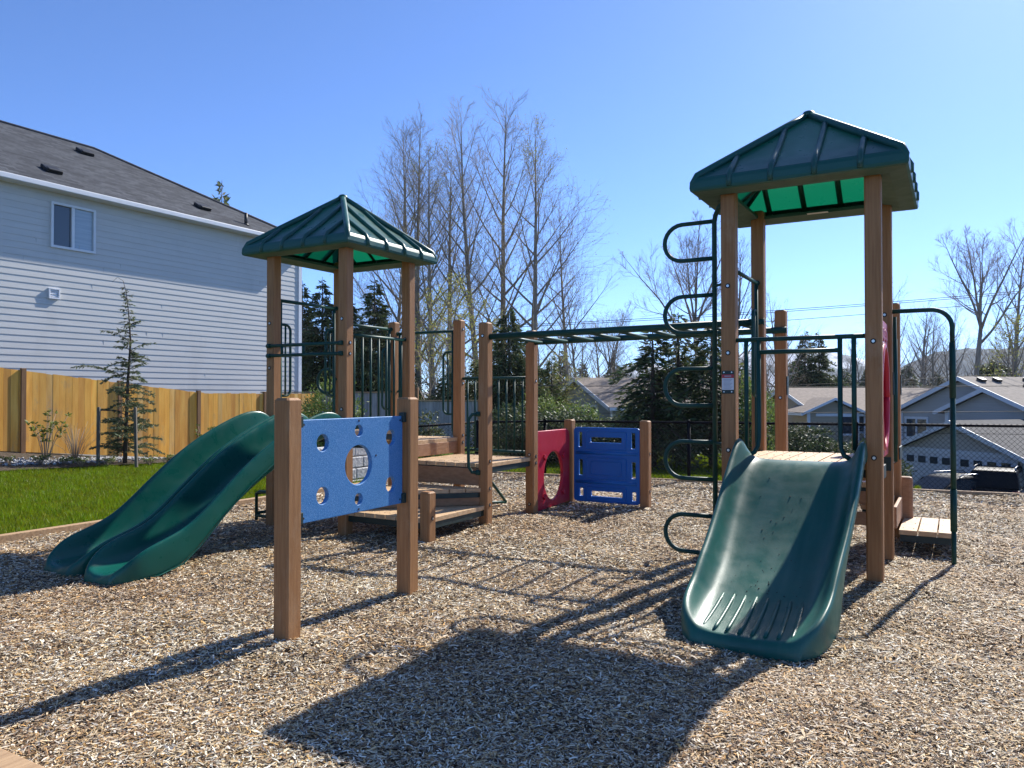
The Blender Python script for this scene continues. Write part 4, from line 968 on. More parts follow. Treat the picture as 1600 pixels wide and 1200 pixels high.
def bare_tree(seed, H, r0, cb, spread, ang, n1, n2, n3, lean=.03, up=.6, wob=.012, leaf=0, kind='pop', fork=None):
    """returns (trunk mesh, crown mesh, leaf mesh or None)"""
    r = random.Random(seed); tm = MB(); cm = MB(); tips = []
    def wander(p, d, L, n, upk, w):
        pts = [p.copy()]; d = d.normalized()
        for i in range(n):
            d = (d + Vector((r.gauss(0, w), r.gauss(0, w), r.gauss(0, w) + upk / n))).normalized(); pts.append(pts[-1] + d * (L / n))
        return pts
    def at(pts, t):
        f = t * (len(pts) - 1); i = min(int(f), len(pts) - 2); return pts[i].lerp(pts[i + 1], f - i), (pts[i + 1] - pts[i]).normalized()
    stems = []
    if not fork:
        nT = 14; pts = wander(Vector((0, 0, 0)), Vector((r.uniform(-lean, lean), r.uniform(-lean, lean), 1)), H, nT, .05, wob)
        rad = [max(.012, r0 * (1 - i / nT) ** .85) for i in range(nT + 1)]; rad[0] *= 1.25
        tm.tube(pts, rad, 8); stems.append((pts, rad, cb, n1, 1.0))
    else:
        hz, nf, fs = fork; pts = wander(Vector((0, 0, 0)), Vector((r.uniform(-lean, lean), r.uniform(-lean, lean), 1)), H * hz, 6, .02, wob)
        tm.tube(pts, [r0 * 1.2] + [r0 * (1 - .05 * i) for i in range(1, 7)], 8); a0 = r.uniform(0, 6)
        for k in range(nf):
            a = a0 + k * 2 * math.pi / nf + r.uniform(-.3, .3); tl = r.uniform(.25, 1) * fs
            d = Vector((math.cos(a) * math.sin(tl), math.sin(a) * math.sin(tl), math.cos(tl))); L = H * (1 - hz) * r.uniform(.8, 1.0)
            q = wander(pts[-1] - Vector((0, 0, r.uniform(0, .12) * H * hz)), d, L, 8, up * .5, .06); rr = [max(.012, r0 * .52 * (1 - i / 8) ** .8) for i in range(9)]
            tm.tube(q, rr, 6); stems.append((q, rr, .12, max(4, n1 // nf), .75))
    for pts, rad, cb_, m, sc in stems:
        az = r.uniform(0, 6.28)
        for k in range(m):
            t = cb_ + (1 - cb_) * (k + r.random()) / m * .97; p, td = at(pts, t); az += 2.4 + r.uniform(-.5, .5)
            f = (t - cb_) / (1 - cb_); L = sc * H * spread * ((1 - f) ** .75 * (.55 + .45 * min(1, f * 4 + .35)) + .10) * r.uniform(.65, 1.15)
            an = ang * (1.15 - .45 * f) * r.uniform(.8, 1.25); o = Vector((math.cos(az), math.sin(az), 0)); o = (o - td * o.dot(td)).normalized()
            d = td * math.cos(an) + o * math.sin(an); q = wander(p, d, L, 6, up, .05)
            rb = min(rad[min(int(t * (len(rad) - 1)), len(rad) - 1)] * .5, .014 + L * .012); rr = [max(.007, rb * (1 - i / 6.5)) for i in range(7)]
            (tm if rb > .03 else cm).tube(q, rr, 5 if rb > .03 else 4, caps=False)
            for j in range(max(2, int(n2 * (.35 + L / (H * spread * sc))))):
                tt = .18 + .82 * (j + r.random()) / max(2, int(n2 * (.35 + L / (H * spread * sc)))); p2, d2 = at(q, min(tt, .99)); a2 = r.uniform(0, 6.28)
                o2 = d2.orthogonal().normalized(); o2 = Matrix.Rotation(a2, 3, d2) @ o2; L2 = L * (.48 - .25 * tt) * r.uniform(.6, 1.3) + .25 * H / 20
                q2 = wander(p2, d2 * math.cos(.65) + o2 * math.sin(.65), L2, 3, up * .6, .10); rr2 = .0055 * H / 20 + .003
                cm.tube(q2, [rr2 * 1.3, rr2, rr2 * .8, rr2 * .55], 3, caps=False)
                for i in range(n3):
                    p3, d3 = at(q2, r.uniform(.2, 1)); o3 = Matrix.Rotation(r.uniform(0, 6.28), 3, d3) @ d3.orthogonal().normalized(); L3 = L2 * r.uniform(.25, .6)
                    e = p3 + (d3 * .75 + o3 * .65 + Vector((0, 0, .25 * up))).normalized() * L3
                    cm.tube([p3, e], [rr2 * .75, rr2 * .4], 3, caps=False); tips += [p3.lerp(e, .55), e]
    tr = tm.build('trunk', 'bark'); cr = cm.build('crown', 'twig'); mt, mc = tr.data, cr.data
    bpy.data.objects.remove(tr); bpy.data.objects.remove(cr)
    ml = None
    if leaf:
        rr = np.random.default_rng(seed); T = np.array([list(t) for t in tips]); T = np.repeat(T, leaf, 0); n = len(T); T += rr.normal(0, .12, T.shape)
        D = unit(rr.normal(size=(n, 3))); tint = rr.uniform(.6, 1.3, (n, 1)) * np.array([[1, 1, 1]]) * np.stack([rr.uniform(.8, 1.2, n), np.ones(n), rr.uniform(.7, 1.2, n)], -1)
        ml = crown_mesh('leaves', T, D, rr.uniform(.05, .11, n), rr.uniform(.03, .06, n), 'leaf_lime', tint, seed)
    return mt, mc, ml

def conifer(seed, H, Rr, base=.05, dens=1.0, droop=.35, matname='needle', spray=.30, ragged=.25, power=.9, trunk_r=None, nper=8, lvl=.16):
    r = np.random.default_rng(seed); tm = MB(); tr = trunk_r or H * .018
    tm.tube([(0, 0, -.3), (0, 0, H * .5), (0, 0, H)], [tr, tr * .6, .01], 7)
    C = []; D = []; L = []; sh = []
    z = H * base; k = 0
    while z < H * .985:
        f = (z / H - base) / (1 - base); Rz = Rr * (1 - f) ** power * (.75 + .25 * min(1, f * 6)) + .03 * H * (1 - f)
        m = max(4, int(nper * (.6 + .4 * (1 - f))))
        for j in range(m):
            a = r.uniform(0, 2 * np.pi); Lb = max(.08, Rz * (1 + r.normal(0, ragged))); o = np.array([np.cos(a), np.sin(a), 0]); zz = z + r.uniform(-.5, .5) * lvl
            rise = r.uniform(.0, .35) + .35 * f
            pts = [np.array([0, 0, zz]) + o * Lb * t + np.array([0, 0, Lb * (rise * t - (droop + rise * .6) * t * t)]) for t in np.linspace(0, 1, 5)]
            if Lb > .35: tm.tube([tuple(p) for p in pts], [.006 + .010 * Lb, .005 + .008 * Lb, .004 + .005 * Lb, .004, .002], 3, caps=False)
            ns = max(4, int(Lb / spray * 9 * dens)); bt = r.uniform(.7, 1.2)
            for s in range(ns):
                t = r.uniform(.12, 1) ** .8; i = min(int(t * 4), 3); p = pts[i] * (1 - (t * 4 - i)) + pts[i + 1] * (t * 4 - i); w = Lb * .28 * (1 - t * .55)
                sdv = np.array([-o[1], o[0], 0]) * r.normal(0, 1); p = p + sdv * w * .6 + np.array([0, 0, -abs(r.normal(0, .12)) * spray])
                C.append(p); D.append(o * .7 + sdv * .6 + np.array([0, 0, r.normal(-.25, .35)])); L.append(spray * r.uniform(.5, 1.15)); sh.append(bt * r.uniform(.45, 1.9))
        z += lvl * r.uniform(.7, 1.3); k += 1
    C = np.array(C); D = unit(np.array(D)); L = np.array(L); sh = np.array(sh)
    tint = np.stack([sh * r.uniform(.8, 1.35, len(sh)), sh, sh * r.uniform(.7, 1.1, len(sh))], -1)
    t = tm.build('trunk', 'bark_dark'); mt = t.data; bpy.data.objects.remove(t)
    return mt, crown_mesh('crown', C, D, L, L * .30, matname, tint, seed), None

def plant(name, meshes, loc, label, group=None, rz=0, sc=1.0, sz=None, cat='tree'):
    t = empty(name, loc, rz); t.scale = (sc, sc, sz or sc); tag(t, label, cat, group)
    for nm, me in zip(('trunk', 'crown', 'leaves'), meshes):
        if me: link(nm, me, t)
    return t
def wx(px, Y): return (px - 800) / 1200 * Y
def gz(x, y): return float(Gz(x, y))
def put(name, meshes, px, Y, label, group=None, rz=0, sc=1.0, sz=None, cat='tree', dz=0):
    x = wx(px, Y); return plant(name, meshes, (x, Y, gz(x, Y) + dz), label, group, rz, sc, sz, cat)

# tall bare poplars behind the towers
GP = 'tall bare poplars behind the play structure'
pops = [bare_tree(21, 21, .26, .16, .36, .78, 28, 14, 5, up=.42), bare_tree(22, 21, .24, .20, .36, .70, 27, 14, 5, up=.42), bare_tree(23, 18, .22, .15, .38, .80, 27, 14, 5, leaf=1, up=.42)]
for i, (px, Y, ptop, v, rz, lab) in enumerate(((655, 46, 176, 0, .3, 'bare poplar with a broad top just right of the left tower roof'),
        (678, 44, 218, 2, 2.0, 'bare poplar with mossy trunk beside the broad topped poplar'), (750, 46, 160, 1, 4.1, 'tall bare poplar with forked top left of the tallest one'),
        (787, 48, 142, 0, 5.2, 'tallest bare poplar in the middle of the row'), (836, 45, 178, 2, .9, 'bare poplar with budding twigs right of the tallest one'),
        (893, 47, 318, 1, 3.0, 'short bare poplar at the right end of the row'), (632, 49, 190, 0, 2.6, 'bare poplar close left of the broad topped one'), (702, 47, 236, 0, 4.8, 'shorter bare poplar filling the left cluster'), (612, 50, 260, 1, 1.4, 'bare poplar half hidden behind the left tower roof'))):
    x = wx(px, Y); z0 = gz(x, Y); Ht = 1.45 + (617 - ptop) * Y / 1200 - z0; H0 = (21, 21, 18)[v]; put('poplar_tree', pops[v], px, Y, lab, GP, rz, Ht / H0 * .97)
# broad bare trees on the right
br = [bare_tree(31, 14, .15, .3, .28, .75, 48, 10, 7, fork=(.54, 6, .8), up=.6, wob=.02), bare_tree(32, 13, .24, .25, .42, .85, 26, 9, 5, up=.45, wob=.03), bare_tree(33, 15, .2, .2, .34, .7, 30, 9, 4, up=.5, wob=.03)]
def bput(px, Y, ptop, v, rz, lab, grp=None, wide=1.0):
    x = wx(px, Y); z0 = gz(x, Y); Ht = 1.45 + (617 - ptop) * Y / 1200 - z0; s = Ht / (13.2, 13, 15)[v]; put('bare_tree', br[v], px, Y, lab, grp, rz, s * wide, s)
bput(1098, 46, 356, 0, .5, 'large spreading bare tree behind the loop climber', wide=1.0)
bput(1138, 46, 372, 2, 2.2, 'slimmer bare tree crossing behind the post of the right tower')
bput(1222, 55, 468, 1, 1.0, 'small bare tree showing between the posts of the right tower')
bput(1522, 52, 352, 0, 3.6, 'bare maple with a clear dark trunk above the grey house roof')
bput(1586, 56, 350, 2, .2, 'bushy bare tree at the right edge of the picture', wide=.9)
bput(1412, 60, 428, 2, 4.4, 'thin bare tree right of the right tower')
bput(1008, 62, 520, 1, 2.6, 'low bare tree with a wide fork above the cottage roof', wide=1.3)
bput(905, 58, 455, 2, 5.0, 'bare tree behind the overhead ladder left of the cottage')
bput(955, 60, 480, 0, 1.7, 'bare tree with thin stems above the cottage ridge')
GB = 'bare trees of the wood beyond the houses'
rr_ = random.Random(5)
for i in range(46):
    px = 840 + 790 * (i + rr_.random()) / 46; Y = rr_.uniform(64, 105); top = rr_.uniform(500, 585) if px < 1380 else rr_.uniform(475, 570)
    bput(px, Y, top, rr_.choice((1, 2, 2)), rr_.uniform(0, 6), 'slender bare tree in the wood beyond the houses', GB, rr_.uniform(.8, 1.2))
for i in range(14):
    px = 560 + 290 * (i + rr_.random()) / 14; Y = rr_.uniform(50, 66); bput(px, Y, rr_.uniform(450, 560), rr_.choice((1, 2)), rr_.uniform(0, 6), 'thin bare tree in the thicket below the poplars', 'bare trees in the thicket below the poplars')
# spring-green understory
us = [bare_tree(41, 7, .07, .1, .5, .7, 16, 7, 4, leaf=3, up=.4, wob=.05), bare_tree(42, 6, .06, .1, .55, .8, 15, 7, 4, leaf=2, up=.4, wob=.05)]
for px, Y, top, v, lab in ((712, 34, 440, 0, 'young tree with yellow green leaves behind the tall entry rail'), (668, 36, 470, 1, 'leafing young tree behind the left tower post'), (752, 36, 480, 1, 'pale leafing sapling between the poplar trunks'), (600, 38, 520, 0, 'leafing bush behind the barred panel'), (880, 31, 560, 1, 'leafing bush left of the cottage gable'), (985, 30, 630, 0, 'small leafing bush in front of the cottage wall'), (1585, 46, 500, 0, 'leafing tree at the right edge above the roof')):
    x = wx(px, Y); z0 = gz(x, Y); Ht = 1.45 + (617 - top) * Y / 1200 - z0; put('leafing_tree', us[v], px, Y, lab, None, px * .1, Ht / (7, 6)[v])
# conifers
cf = [conifer(51, 8, 2.0, matname='needle_dark', spray=.27, droop=.25, dens=1.4, lvl=.12, ragged=.3), conifer(52, 8, 1.7, matname='needle', spray=.32, droop=.35, ragged=.3), conifer(53, 7, 2.3, matname='needle_dark', spray=.27, droop=.5, ragged=.4, power=.75, dens=1.3, lvl=.12)]
def cput(px, Y, top, v, lab, grp=None, wide=1.0, rz=0, name='conifer_tree'):
    x = wx(px, Y); z0 = gz(x, Y); Ht = 1.45 + (617 - top) * Y / 1200 - z0; s = Ht / (8, 8, 7)[v]; put(name, cf[v], px, Y, lab, grp, rz + px, s * wide, s)
cput(345, 52, 280, 1, 'conifer top rising behind the grey house roof', wide=.62)
cput(503, 40, 432, 0, 'dark conifer between the house corner and the tower post', wide=.95); cput(472, 42, 438, 0, 'dark conifer beside the house corner board', wide=.9)
cput(585, 38, 432, 0, 'dark broad conifer behind the barred panel', wide=1.05); cput(545, 41, 470, 2, 'dark conifer filling the gap behind the left tower', wide=1.1)
cput(618, 42, 520, 2, 'low dark conifer right of the broad one', wide=1.1); cput(440, 44, 470, 0, 'dark conifer behind the corner of the grey house')
cput(795, 30, 478, 2, 'dark cedar behind the overhead ladder end', wide=.85); cput(772, 33, 520, 1, 'dark cedar left of the ladder end'); cput(820, 32, 540, 2, 'dark cedar right of the ladder end')
cput(862, 28, 556, 1, 'olive green conifer left of the cottage gable', wide=1.2); cput(852, 26, 600, 1, 'lower olive conifer in front of the cottage gable', wide=1.35); cput(845, 30, 575, 2, 'dark conifer beside the ladder post', wide=1.2)
cput(818, 33, 575, 1, 'olive conifer before the cottage roof', wide=1.3); cput(742, 30, 560, 1, 'olive conifer behind the low barred rail', wide=1.3); cput(700, 32, 580, 2, 'dark bush like conifer behind the entry rail', wide=1.3)
cput(1258, 58, 513, 0, 'twin topped fir, left top', wide=.9); cput(1280, 58, 515, 0, 'twin topped fir, right top', wide=.9)
cput(1558, 56, 560, 2, 'dark conifer above the roof vents of the grey house', wide=1.3); cput(880, 62, 540, 0, 'distant fir left of the cottage ridge', wide=.8); cput(1065, 62, 560, 2, 'distant dark fir right of the cottage roof')
for i in range(16):
    px = 850 + 760 * (i + rr_.random()) / 16; cput(px, rr_.uniform(75, 110), rr_.uniform(560, 592), rr_.choice((0, 2)), 'small dark conifer in the wood beyond the houses', 'conifers in the wood beyond the houses')
# cedars just outside the fence, trunks on the grass
cd = [conifer(61, 4.2, 1.15, base=.17, matname='needle_dark', spray=.20, droop=.7, ragged=.5, power=.8, trunk_r=.10, nper=8, lvl=.12, dens=1.1), conifer(62, 4.0, 1.0, base=.18, matname='needle_dark', spray=.18, droop=.65, ragged=.55, power=.85, trunk_r=.09, nper=8, lvl=.12, dens=1.1)]
for px, Y, top, v, wide, lab in ((1020, 17.4, 508, 0, .95, 'leftmost of three dark cedars beyond the chain link fence'), (1060, 17.8, 488, 1, 1.05, 'middle one of three dark cedars beyond the chain link fence'), (1112, 17.2, 500, 0, .9, 'rightmost of three dark cedars beyond the chain link fence')):
    x = wx(px, Y); z0 = gz(x, Y); Ht = 1.45 + (617 - top) * Y / 1200 - z0; put('cedar_tree', cd[v], px, Y, lab, None, px, wide, Ht / (4.2, 4.0)[v])

def bush(seed, R_, H, n, matname, lsz, bright=1.0, shape=.5):
    r = np.random.default_rng(seed); u = unit(r.normal(size=(n, 3))); rad = r.uniform(.35, 1, n) ** .45
    lump = 1 + .22 * np.sin(u[:, 0] * 7 + seed) * np.sin(u[:, 1] * 6 + 1) + .15 * np.sin(u[:, 2] * 9)
    C = u * (rad * lump)[:, None] * np.array([R_, R_, H / 2]) + np.array([0, 0, H / 2]); C[:, 2] = np.maximum(C[:, 2], .03)
    sh = bright * r.uniform(.6, 1.35, n); tint = np.stack([sh * r.uniform(.8, 1.25, n), sh, sh * r.uniform(.7, 1.1, n)], -1)
    tm = MB()
    for k in range(9):
        a = r.uniform(0, 6.28); q = r.uniform(.3, .8); tm.tube([(0, 0, -.1), (math.cos(a) * R_ * q * .5, math.sin(a) * R_ * q * .5, H * .4), (math.cos(a) * R_ * q, math.sin(a) * R_ * q, H * .8)], [.02, .014, .006], 4)
    t = tm.build('stem', 'bark_dark'); mt = t.data; bpy.data.objects.remove(t)
    return mt, crown_mesh('foliage', C, unit(u + r.normal(0, .7, (n, 3))), lsz * r.uniform(.6, 1.3, n), lsz * .5 * r.uniform(.7, 1.3, n), matname, tint, seed), None
def tshrub(meshes, px, Y, ytop, lab, sc=1.0, rz=0):
    H_ = {id(b1): 2.0, id(b2): 1.6, id(b4): 1.5}[id(meshes)]; z0 = gz(wx(px, Y), Y) + .05
    shrub(meshes, px, Y, lab, None, sc, max(.2, (1.45 + (617 - ytop) * Y / 1200 - z0) / H_ * .92), rz)
def shrub(meshes, px, Y, lab, grp=None, sc=1.0, sz=None, rz=0, dz=0):
    x = wx(px, Y); t = empty('shrub', (x, Y, gz(x, Y) + .05 + dz), rz); t.scale = (sc, sc, sz or sc); tag(t, lab, 'shrub', grp)
    for nm, me in zip(('stem', 'foliage'), meshes): link(nm, me, t)
b1 = bush(71, .9, 2.0, 5200, 'leaf', .085, 1.5); b2 = bush(72, 1.1, 1.6, 5200, 'needle_dark', .11, 1.0); b4 = bush(74, .35, 1.5, 1500, 'needle', .07, .9); b3 = bush(73, .5, 1.0, 1800, 'leaf', .07, 1.3)
shrub(b1, 1162, 17.0, 'yellow green shrub behind the wide slide tower', None, .62, 1.0); shrub(b1, 1190, 17.8, 'yellow green shrub beside the fence behind the tower post', None, .5, .85, 2)
tshrub(b2, 1256, 19.5, 664, 'dark rounded hedge shrub below the beige house', .8)
tshrub(b2, 1302, 25, 688, 'low dark hedge shrub right of the rounded one', 1.2, 1); tshrub(b2, 1350, 26, 690, 'low dark hedge shrub behind the wide slide rim', 1.2, 2); tshrub(b2, 1216, 22, 672, 'dark hedge shrub left of the rounded one', .9, 3)
tshrub(b2, 985, 20, 648, 'dark shrub beyond the fence above the blue panel', 1.0, 3); tshrub(b2, 930, 19, 652, 'dark shrub beyond the fence behind the blue panel', 1.1, 1); tshrub(b2, 872, 18.5, 640, 'dark shrub beyond the fence behind the red panel', 1.0, 4); tshrub(b2, 808, 19, 632, 'dark shrub beyond the fence behind the stair deck', 1.0, 5)
tshrub(b1, 905, 21, 625, 'olive shrub among the dark ones beyond the fence', .8, 3); tshrub(b1, 845, 22, 612, 'olive shrub behind the ladder post beyond the fence', .9, 5)
shrub(b1, 515, 17.5, 'bushy green shrub below the left tower against the cedar fence', None, .75, .85, 1, .1); shrub(b3, 545, 18.0, 'small green shrub behind the left tower', None, 1.2, 1.3, 1, .1)
tshrub(b4, 668, 17.0, 640, 'leafy shrub in front of the weathered grey fence', 1.0)

# young hemlock in the planting bed with two stakes
r = np.random.default_rng(81); tm = MB(); C = []; D = []; L = []
lead = [Vector((0, 0, -.1)), Vector((.02, 0, .8)), Vector((.05, .0, 1.7)), Vector((.10, 0, 2.5)), Vector((.05, 0, 3.1)), Vector((.0, 0, 3.5)), Vector((-.06, 0, 3.72)), Vector((-.18, 0, 3.80)), Vector((-.28, .0, 3.70))]
tm.tube(lead, [.045, .038, .028, .018, .010, .007, .005, .004, .003], 7)
def leadat(z):
    for a, b in zip(lead[:6], lead[1:7]):
        if a.z <= z <= b.z: return a.lerp(b, (z - a.z) / (b.z - a.z))
    return lead[6]
for k in range(135):
    z = .25 + 3.35 * (k / 135) ** 1.15 + r.uniform(-.05, .05); p = leadat(z); f = (z - .25) / 3.35; a = r.uniform(0, 6.28)
    Lb = (.62 * (1 - f) ** .9 + .07) * r.uniform(.35, 1.2)
    if k == 66: Lb = 1.0; a = math.pi + .2
    if k == 92: Lb = .62; a = math.pi - .1
    if k == 88: Lb = .5; a = .3
    rs_ = r.uniform(.1, .95); o = Vector((math.cos(a), math.sin(a), 0)); pts = [p + o * Lb * t + Vector((0, 0, Lb * (rs_ * t - .50 * t * t))) for t in np.linspace(0, 1, 6)]
    tm.tube(pts, [.010 * (1 - .5 * f), .008, .006, .005, .004, .003], 4, caps=False)
    ns = int((Lb * 220 + 12) * (.55 + .55 * (1 - f)) * (1 if f < .6 else .5))
    for s in range(ns):
        t = r.uniform(.15, 1); i = min(int(t * 5), 4); q = pts[i].lerp(pts[i + 1], t * 5 - i); sd = Vector((-o.y, o.x, 0)) * r.normal(0, 1)
        C.append(q + sd * .075 * Lb * 2 * (1 - .6 * t)); D.append(o * .6 + sd * .7 + Vector((0, 0, r.normal(-.35, .4)))); L.append(r.uniform(.035, .085))
C = np.array([list(c) for c in C]); D = unit(np.array([list(d) for d in D])); L = np.array(L); sh = r.uniform(.6, 1.4, len(C)); tint = np.stack([sh * r.uniform(.85, 1.3, len(C)), sh, sh * .9], -1)
t = tm.build('trunk', 'bark_dark'); mt = t.data; bpy.data.objects.remove(t)
Y = 15.6; x = wx(196, Y); zt = float(lawn_z(x, Y)) + .03
plant('hemlock_tree', (mt, crown_mesh('crown', C, D, L, L * .34, 'hemlock', tint, 82)), (x, Y, zt - .02), 'young hemlock with a drooping bare leader tied between stakes in front of the fence', None, 0, 1.0)
for px, Y, top, lab in ((154, 15.0, 636, 'dark wooden tree stake left of the young hemlock'), (214, 15.0, 636, 'dark wooden tree stake right of the young hemlock')):
    x = wx(px, Y); z0 = float(lawn_z(x, Y)); mb = MB(); h = 1.45 + (617 - top) * Y / 1200 - z0; mb.rings([[(a * q, b * q, z) for a, b in ((-.024, -.024), (.024, -.024), (.024, .024), (-.024, .024))] for z, q in ((-.1, 1), (h - .02, 1), (h, .8))], 0, False)
    o = mb.build('tree_stake', 'stake'); o.location = (x, Y, z0); o.rotation_euler = (R(1.5), R(1.2 if px < 200 else -.8), 0); tag(o, lab, 'stake')
mb = MB(); xa, xb = wx(154, 15.0), wx(214, 15.0); zt_ = 1.15
mb.tube([(xa, 15.0, zt_), (wx(196, 15.6), 15.56, zt_ - .03), (xb, 15.0, zt_)], .008, 5); tag(mb.build('tree_tie', 'wire'), 'thin tie strung from the stakes to the hemlock trunk', 'tree tie')

def twiggy(seed, n, H, spread, leaves, lsz, matname='leaf', q=1.0):
    r = np.random.default_rng(seed); tm = MB(); C = []; D = []
    for k in range(n):
        a = r.uniform(0, 6.28); sp = spread * r.uniform(.2, 1); h = H * r.uniform(.55, 1); e = Vector((math.cos(a) * sp, math.sin(a) * sp, h))
        mid = Vector((e.x * .45, e.y * .45, h * .6)); tm.tube([(e.x * .05, e.y * .05, -.05), mid, e], [.008 * q, .006 * q, .0045 * q], 4)
        for t_ in (1.0, .8, .62):
            if t_ < 1 and r.random() < .45: continue
            p = mid.lerp(e, (t_ - .5) * 2)
            for j in range(leaves):
                b = r.uniform(0, 6.28); C.append(list(p + Vector((0, 0, r.normal(0, .015))))); D.append([math.cos(b), math.sin(b), r.uniform(-.1, .9)])
    t = tm.build('stem', 'twig'); mt = t.data; bpy.data.objects.remove(t)
    if not C: return mt, None
    C = np.array(C); D = unit(np.array(D)); m = len(C); sh = r.uniform(.8, 1.8, m)
    return mt, crown_mesh('foliage', C, D, lsz * r.uniform(.7, 1.2, m), lsz * .4 * r.uniform(.8, 1.2, m), matname, np.stack([sh * 1.1, sh, sh * .7], -1), seed)
def bedplant(name, meshes, px, Y, lab, grp=None, sc=1.0, rz=0):
    x = wx(px, Y); t = empty(name, (x, Y, float(lawn_z(x, Y)) + .03), rz); t.scale = (sc,) * 3; tag(t, lab, 'shrub', grp)
    for nm, me in zip(('stem', 'foliage'), meshes):
        if me: link(nm, me, t)
bedplant('rhododendron', twiggy(91, 15, 1.0, .55, 9, .09), 72, 15.1, 'rhododendron with leaf whorls on bare stems in front of the cedar fence')
bedplant('bare_bush', twiggy(92, 46, .8, .5, 0, .05, q=.45), 118, 15.3, 'fine twigged bare bush between the rhododendron and the hemlock')
bedplant('rhododendron', twiggy(93, 9, .9, .3, 8, .08), 322, 18.6, 'leafy shrub at the fence post above the twin slide', None, .9)
lo = twiggy(94, 16, .16, .2, 4, .05)
for px, Y, g in ((15, 14.2, 0), (62, 14.5, 1), (100, 14.7, 0), (128, 14.6, 1), (170, 15.0, 0), (235, 15.4, 0), (262, 15.9, 1), (285, 16.0, 0)):
    bedplant('ground_cover_plant', lo, px, Y, 'low tufty plant growing among the stones of the planting bed', 'low plants in the planting bed', .9 + .2 * g, px)
# white stones in the bed
r = np.random.default_rng(95); n = 3600; p = r.uniform(-3, 12, n); q = 7.35 + .32 * np.sin(p * 1.1) + r.normal(0, .3, n); kp = (q > 6.6) & (q < 8.3); p, q = p[kp], q[kp]; n = len(p)
X = T0.x + p * U.x - q * V.x; Yy = T0.y + p * U.y - q * V.y; Z = lawn_z(X, Yy) + .045; sz = r.uniform(.015, .042, n)
oc = np.array([(1, 0, 0), (0, 1, 0), (-1, 0, 0), (0, -1, 0), (0, 0, .7), (0, 0, -.7)], float); Rm = r.normal(1, .2, (n, 6, 3)); Vv = (np.stack([X, Yy, Z], -1)[:, None] + oc[None] * Rm * sz[:, None, None]).reshape(-1, 3)
fo = np.array([(0, 1, 4), (1, 2, 4), (2, 3, 4), (3, 0, 4), (1, 0, 5), (2, 1, 5), (3, 2, 5), (0, 3, 5)]); F = (np.arange(n)[:, None, None] * 6 + fo[None]).reshape(-1, 3)
tag(link('white_stones', np_mesh('white_stones', Vv, F, 'stone', np.repeat(np.repeat(r.uniform(.25, .85, (n, 1)), 3, 1), 8, 0))), 'pale river stones laid along the foot of the cedar fence', 'stones', kind='stuff')
# grass under the cedars outside the fence
def outgrass(n, a0, a1, d0, d1):
    r = np.random.default_rng(97); a = r.uniform(a0, a1, n); d = r.uniform(d0, d1, n); X = FC[0] + FD[0] * a + FN[0] * d; Y = FC[1] + FD[1] * a + FN[1] * d; Z = Gz(X, Y)
    hh = r.uniform(.04, .10, n); an = r.uniform(0, 6.28, n); dx, dy = np.cos(an) * .012, np.sin(an) * .012
    Vv = np.stack([np.stack([X - dx, Y - dy, Z - .01], -1), np.stack([X + dx, Y + dy, Z - .01], -1), np.stack([X + r.normal(0, .02, n), Y + r.normal(0, .02, n), Z + hh], -1)], 1).reshape(-1, 3)
    s = r.uniform(.6, 1.3, (n, 1)); tag(link('meadow_grass', np_mesh('meadow_grass', Vv, np.arange(3 * n).reshape(-1, 3), 'grass', np.repeat(s, 3, 1))), 'green grass under the cedars beyond the chain link fence', 'grass', kind='stuff')
outgrass(70000, -1.5, 6.2, .9, 8.5)
# low far brush that reads as one mass
r = np.random.default_rng(98); n = 60000; X = r.uniform(-60, 100, n); Yy = r.uniform(70, 125, n); hh = np.abs(r.normal(0, 1.9, n)); C = np.stack([X, Yy, Gz(X, Yy) + hh], -1); D = unit(np.stack([r.normal(0, .5, n), r.normal(0, .5, n), np.abs(r.normal(.8, .4, n))], -1)); sh = r.uniform(.5, 1.3, (n, 1))
tag(link('far_brush', crown_mesh('far_brush', C, D, r.uniform(.5, 1.8, n), r.uniform(.05, .20, n), 'brush', np.repeat(sh, 3, 1) * np.array([[1, 1, 1]]), 98)), 'mass of grey brown brush in the far wood beyond the houses', 'brush', kind='stuff')

# ------------------------------------------------------------------ cables and mountains
def cable(p0, p1, sag, rad, lab):
    a, b = Vector(p0), Vector(p1); mb = MB(); mb.tube([a.lerp(b, i / 14) - Vector((0, 0, sag * 4 * (i / 14) * (1 - i / 14))) for i in range(15)], rad, 5)
    tag(mb.build('power_line', 'wire'), lab, 'cable', 'overhead cables behind the play area')
def zpix(py, Y): return 1.45 + (617 - py) * Y / 1200
def cab(xa, ya, xb, yb, Y0, Y1, lab, rad=.02, sag=.25): cable((wx(xa, Y0), Y0, zpix(ya, Y0)), (wx(xb, Y1), Y1, zpix(yb, Y1)), sag, rad, lab)
cab(700, 512, 1680, 447, 48, 40, 'highest overhead cable crossing the sky behind the right tower', .016); cab(700, 515, 1680, 450, 48.5, 40.5, 'overhead cable just below the highest one', .016)
cab(640, 535, 1680, 462, 47, 39, 'overhead cable below the upper pair', .014)
cab(800, 602, 1680, 602, 24, 24, 'dark cable crossing level with the cottage roof', .010, .05); cab(800, 618, 1680, 577, 26, 26, 'pale cable crossing in front of the cedars', .008, .1); cab(800, 645, 1680, 642, 23, 23, 'low dark cable just above the chain link fence', .009, .03)
for k, y in enumerate((509, 514, 519)): cab(430, y, 640, y + 3, 27, 27, 'thin service wire beside the corner of the grey house, %s of three' % ('top', 'middle', 'bottom')[k], .007, .02)

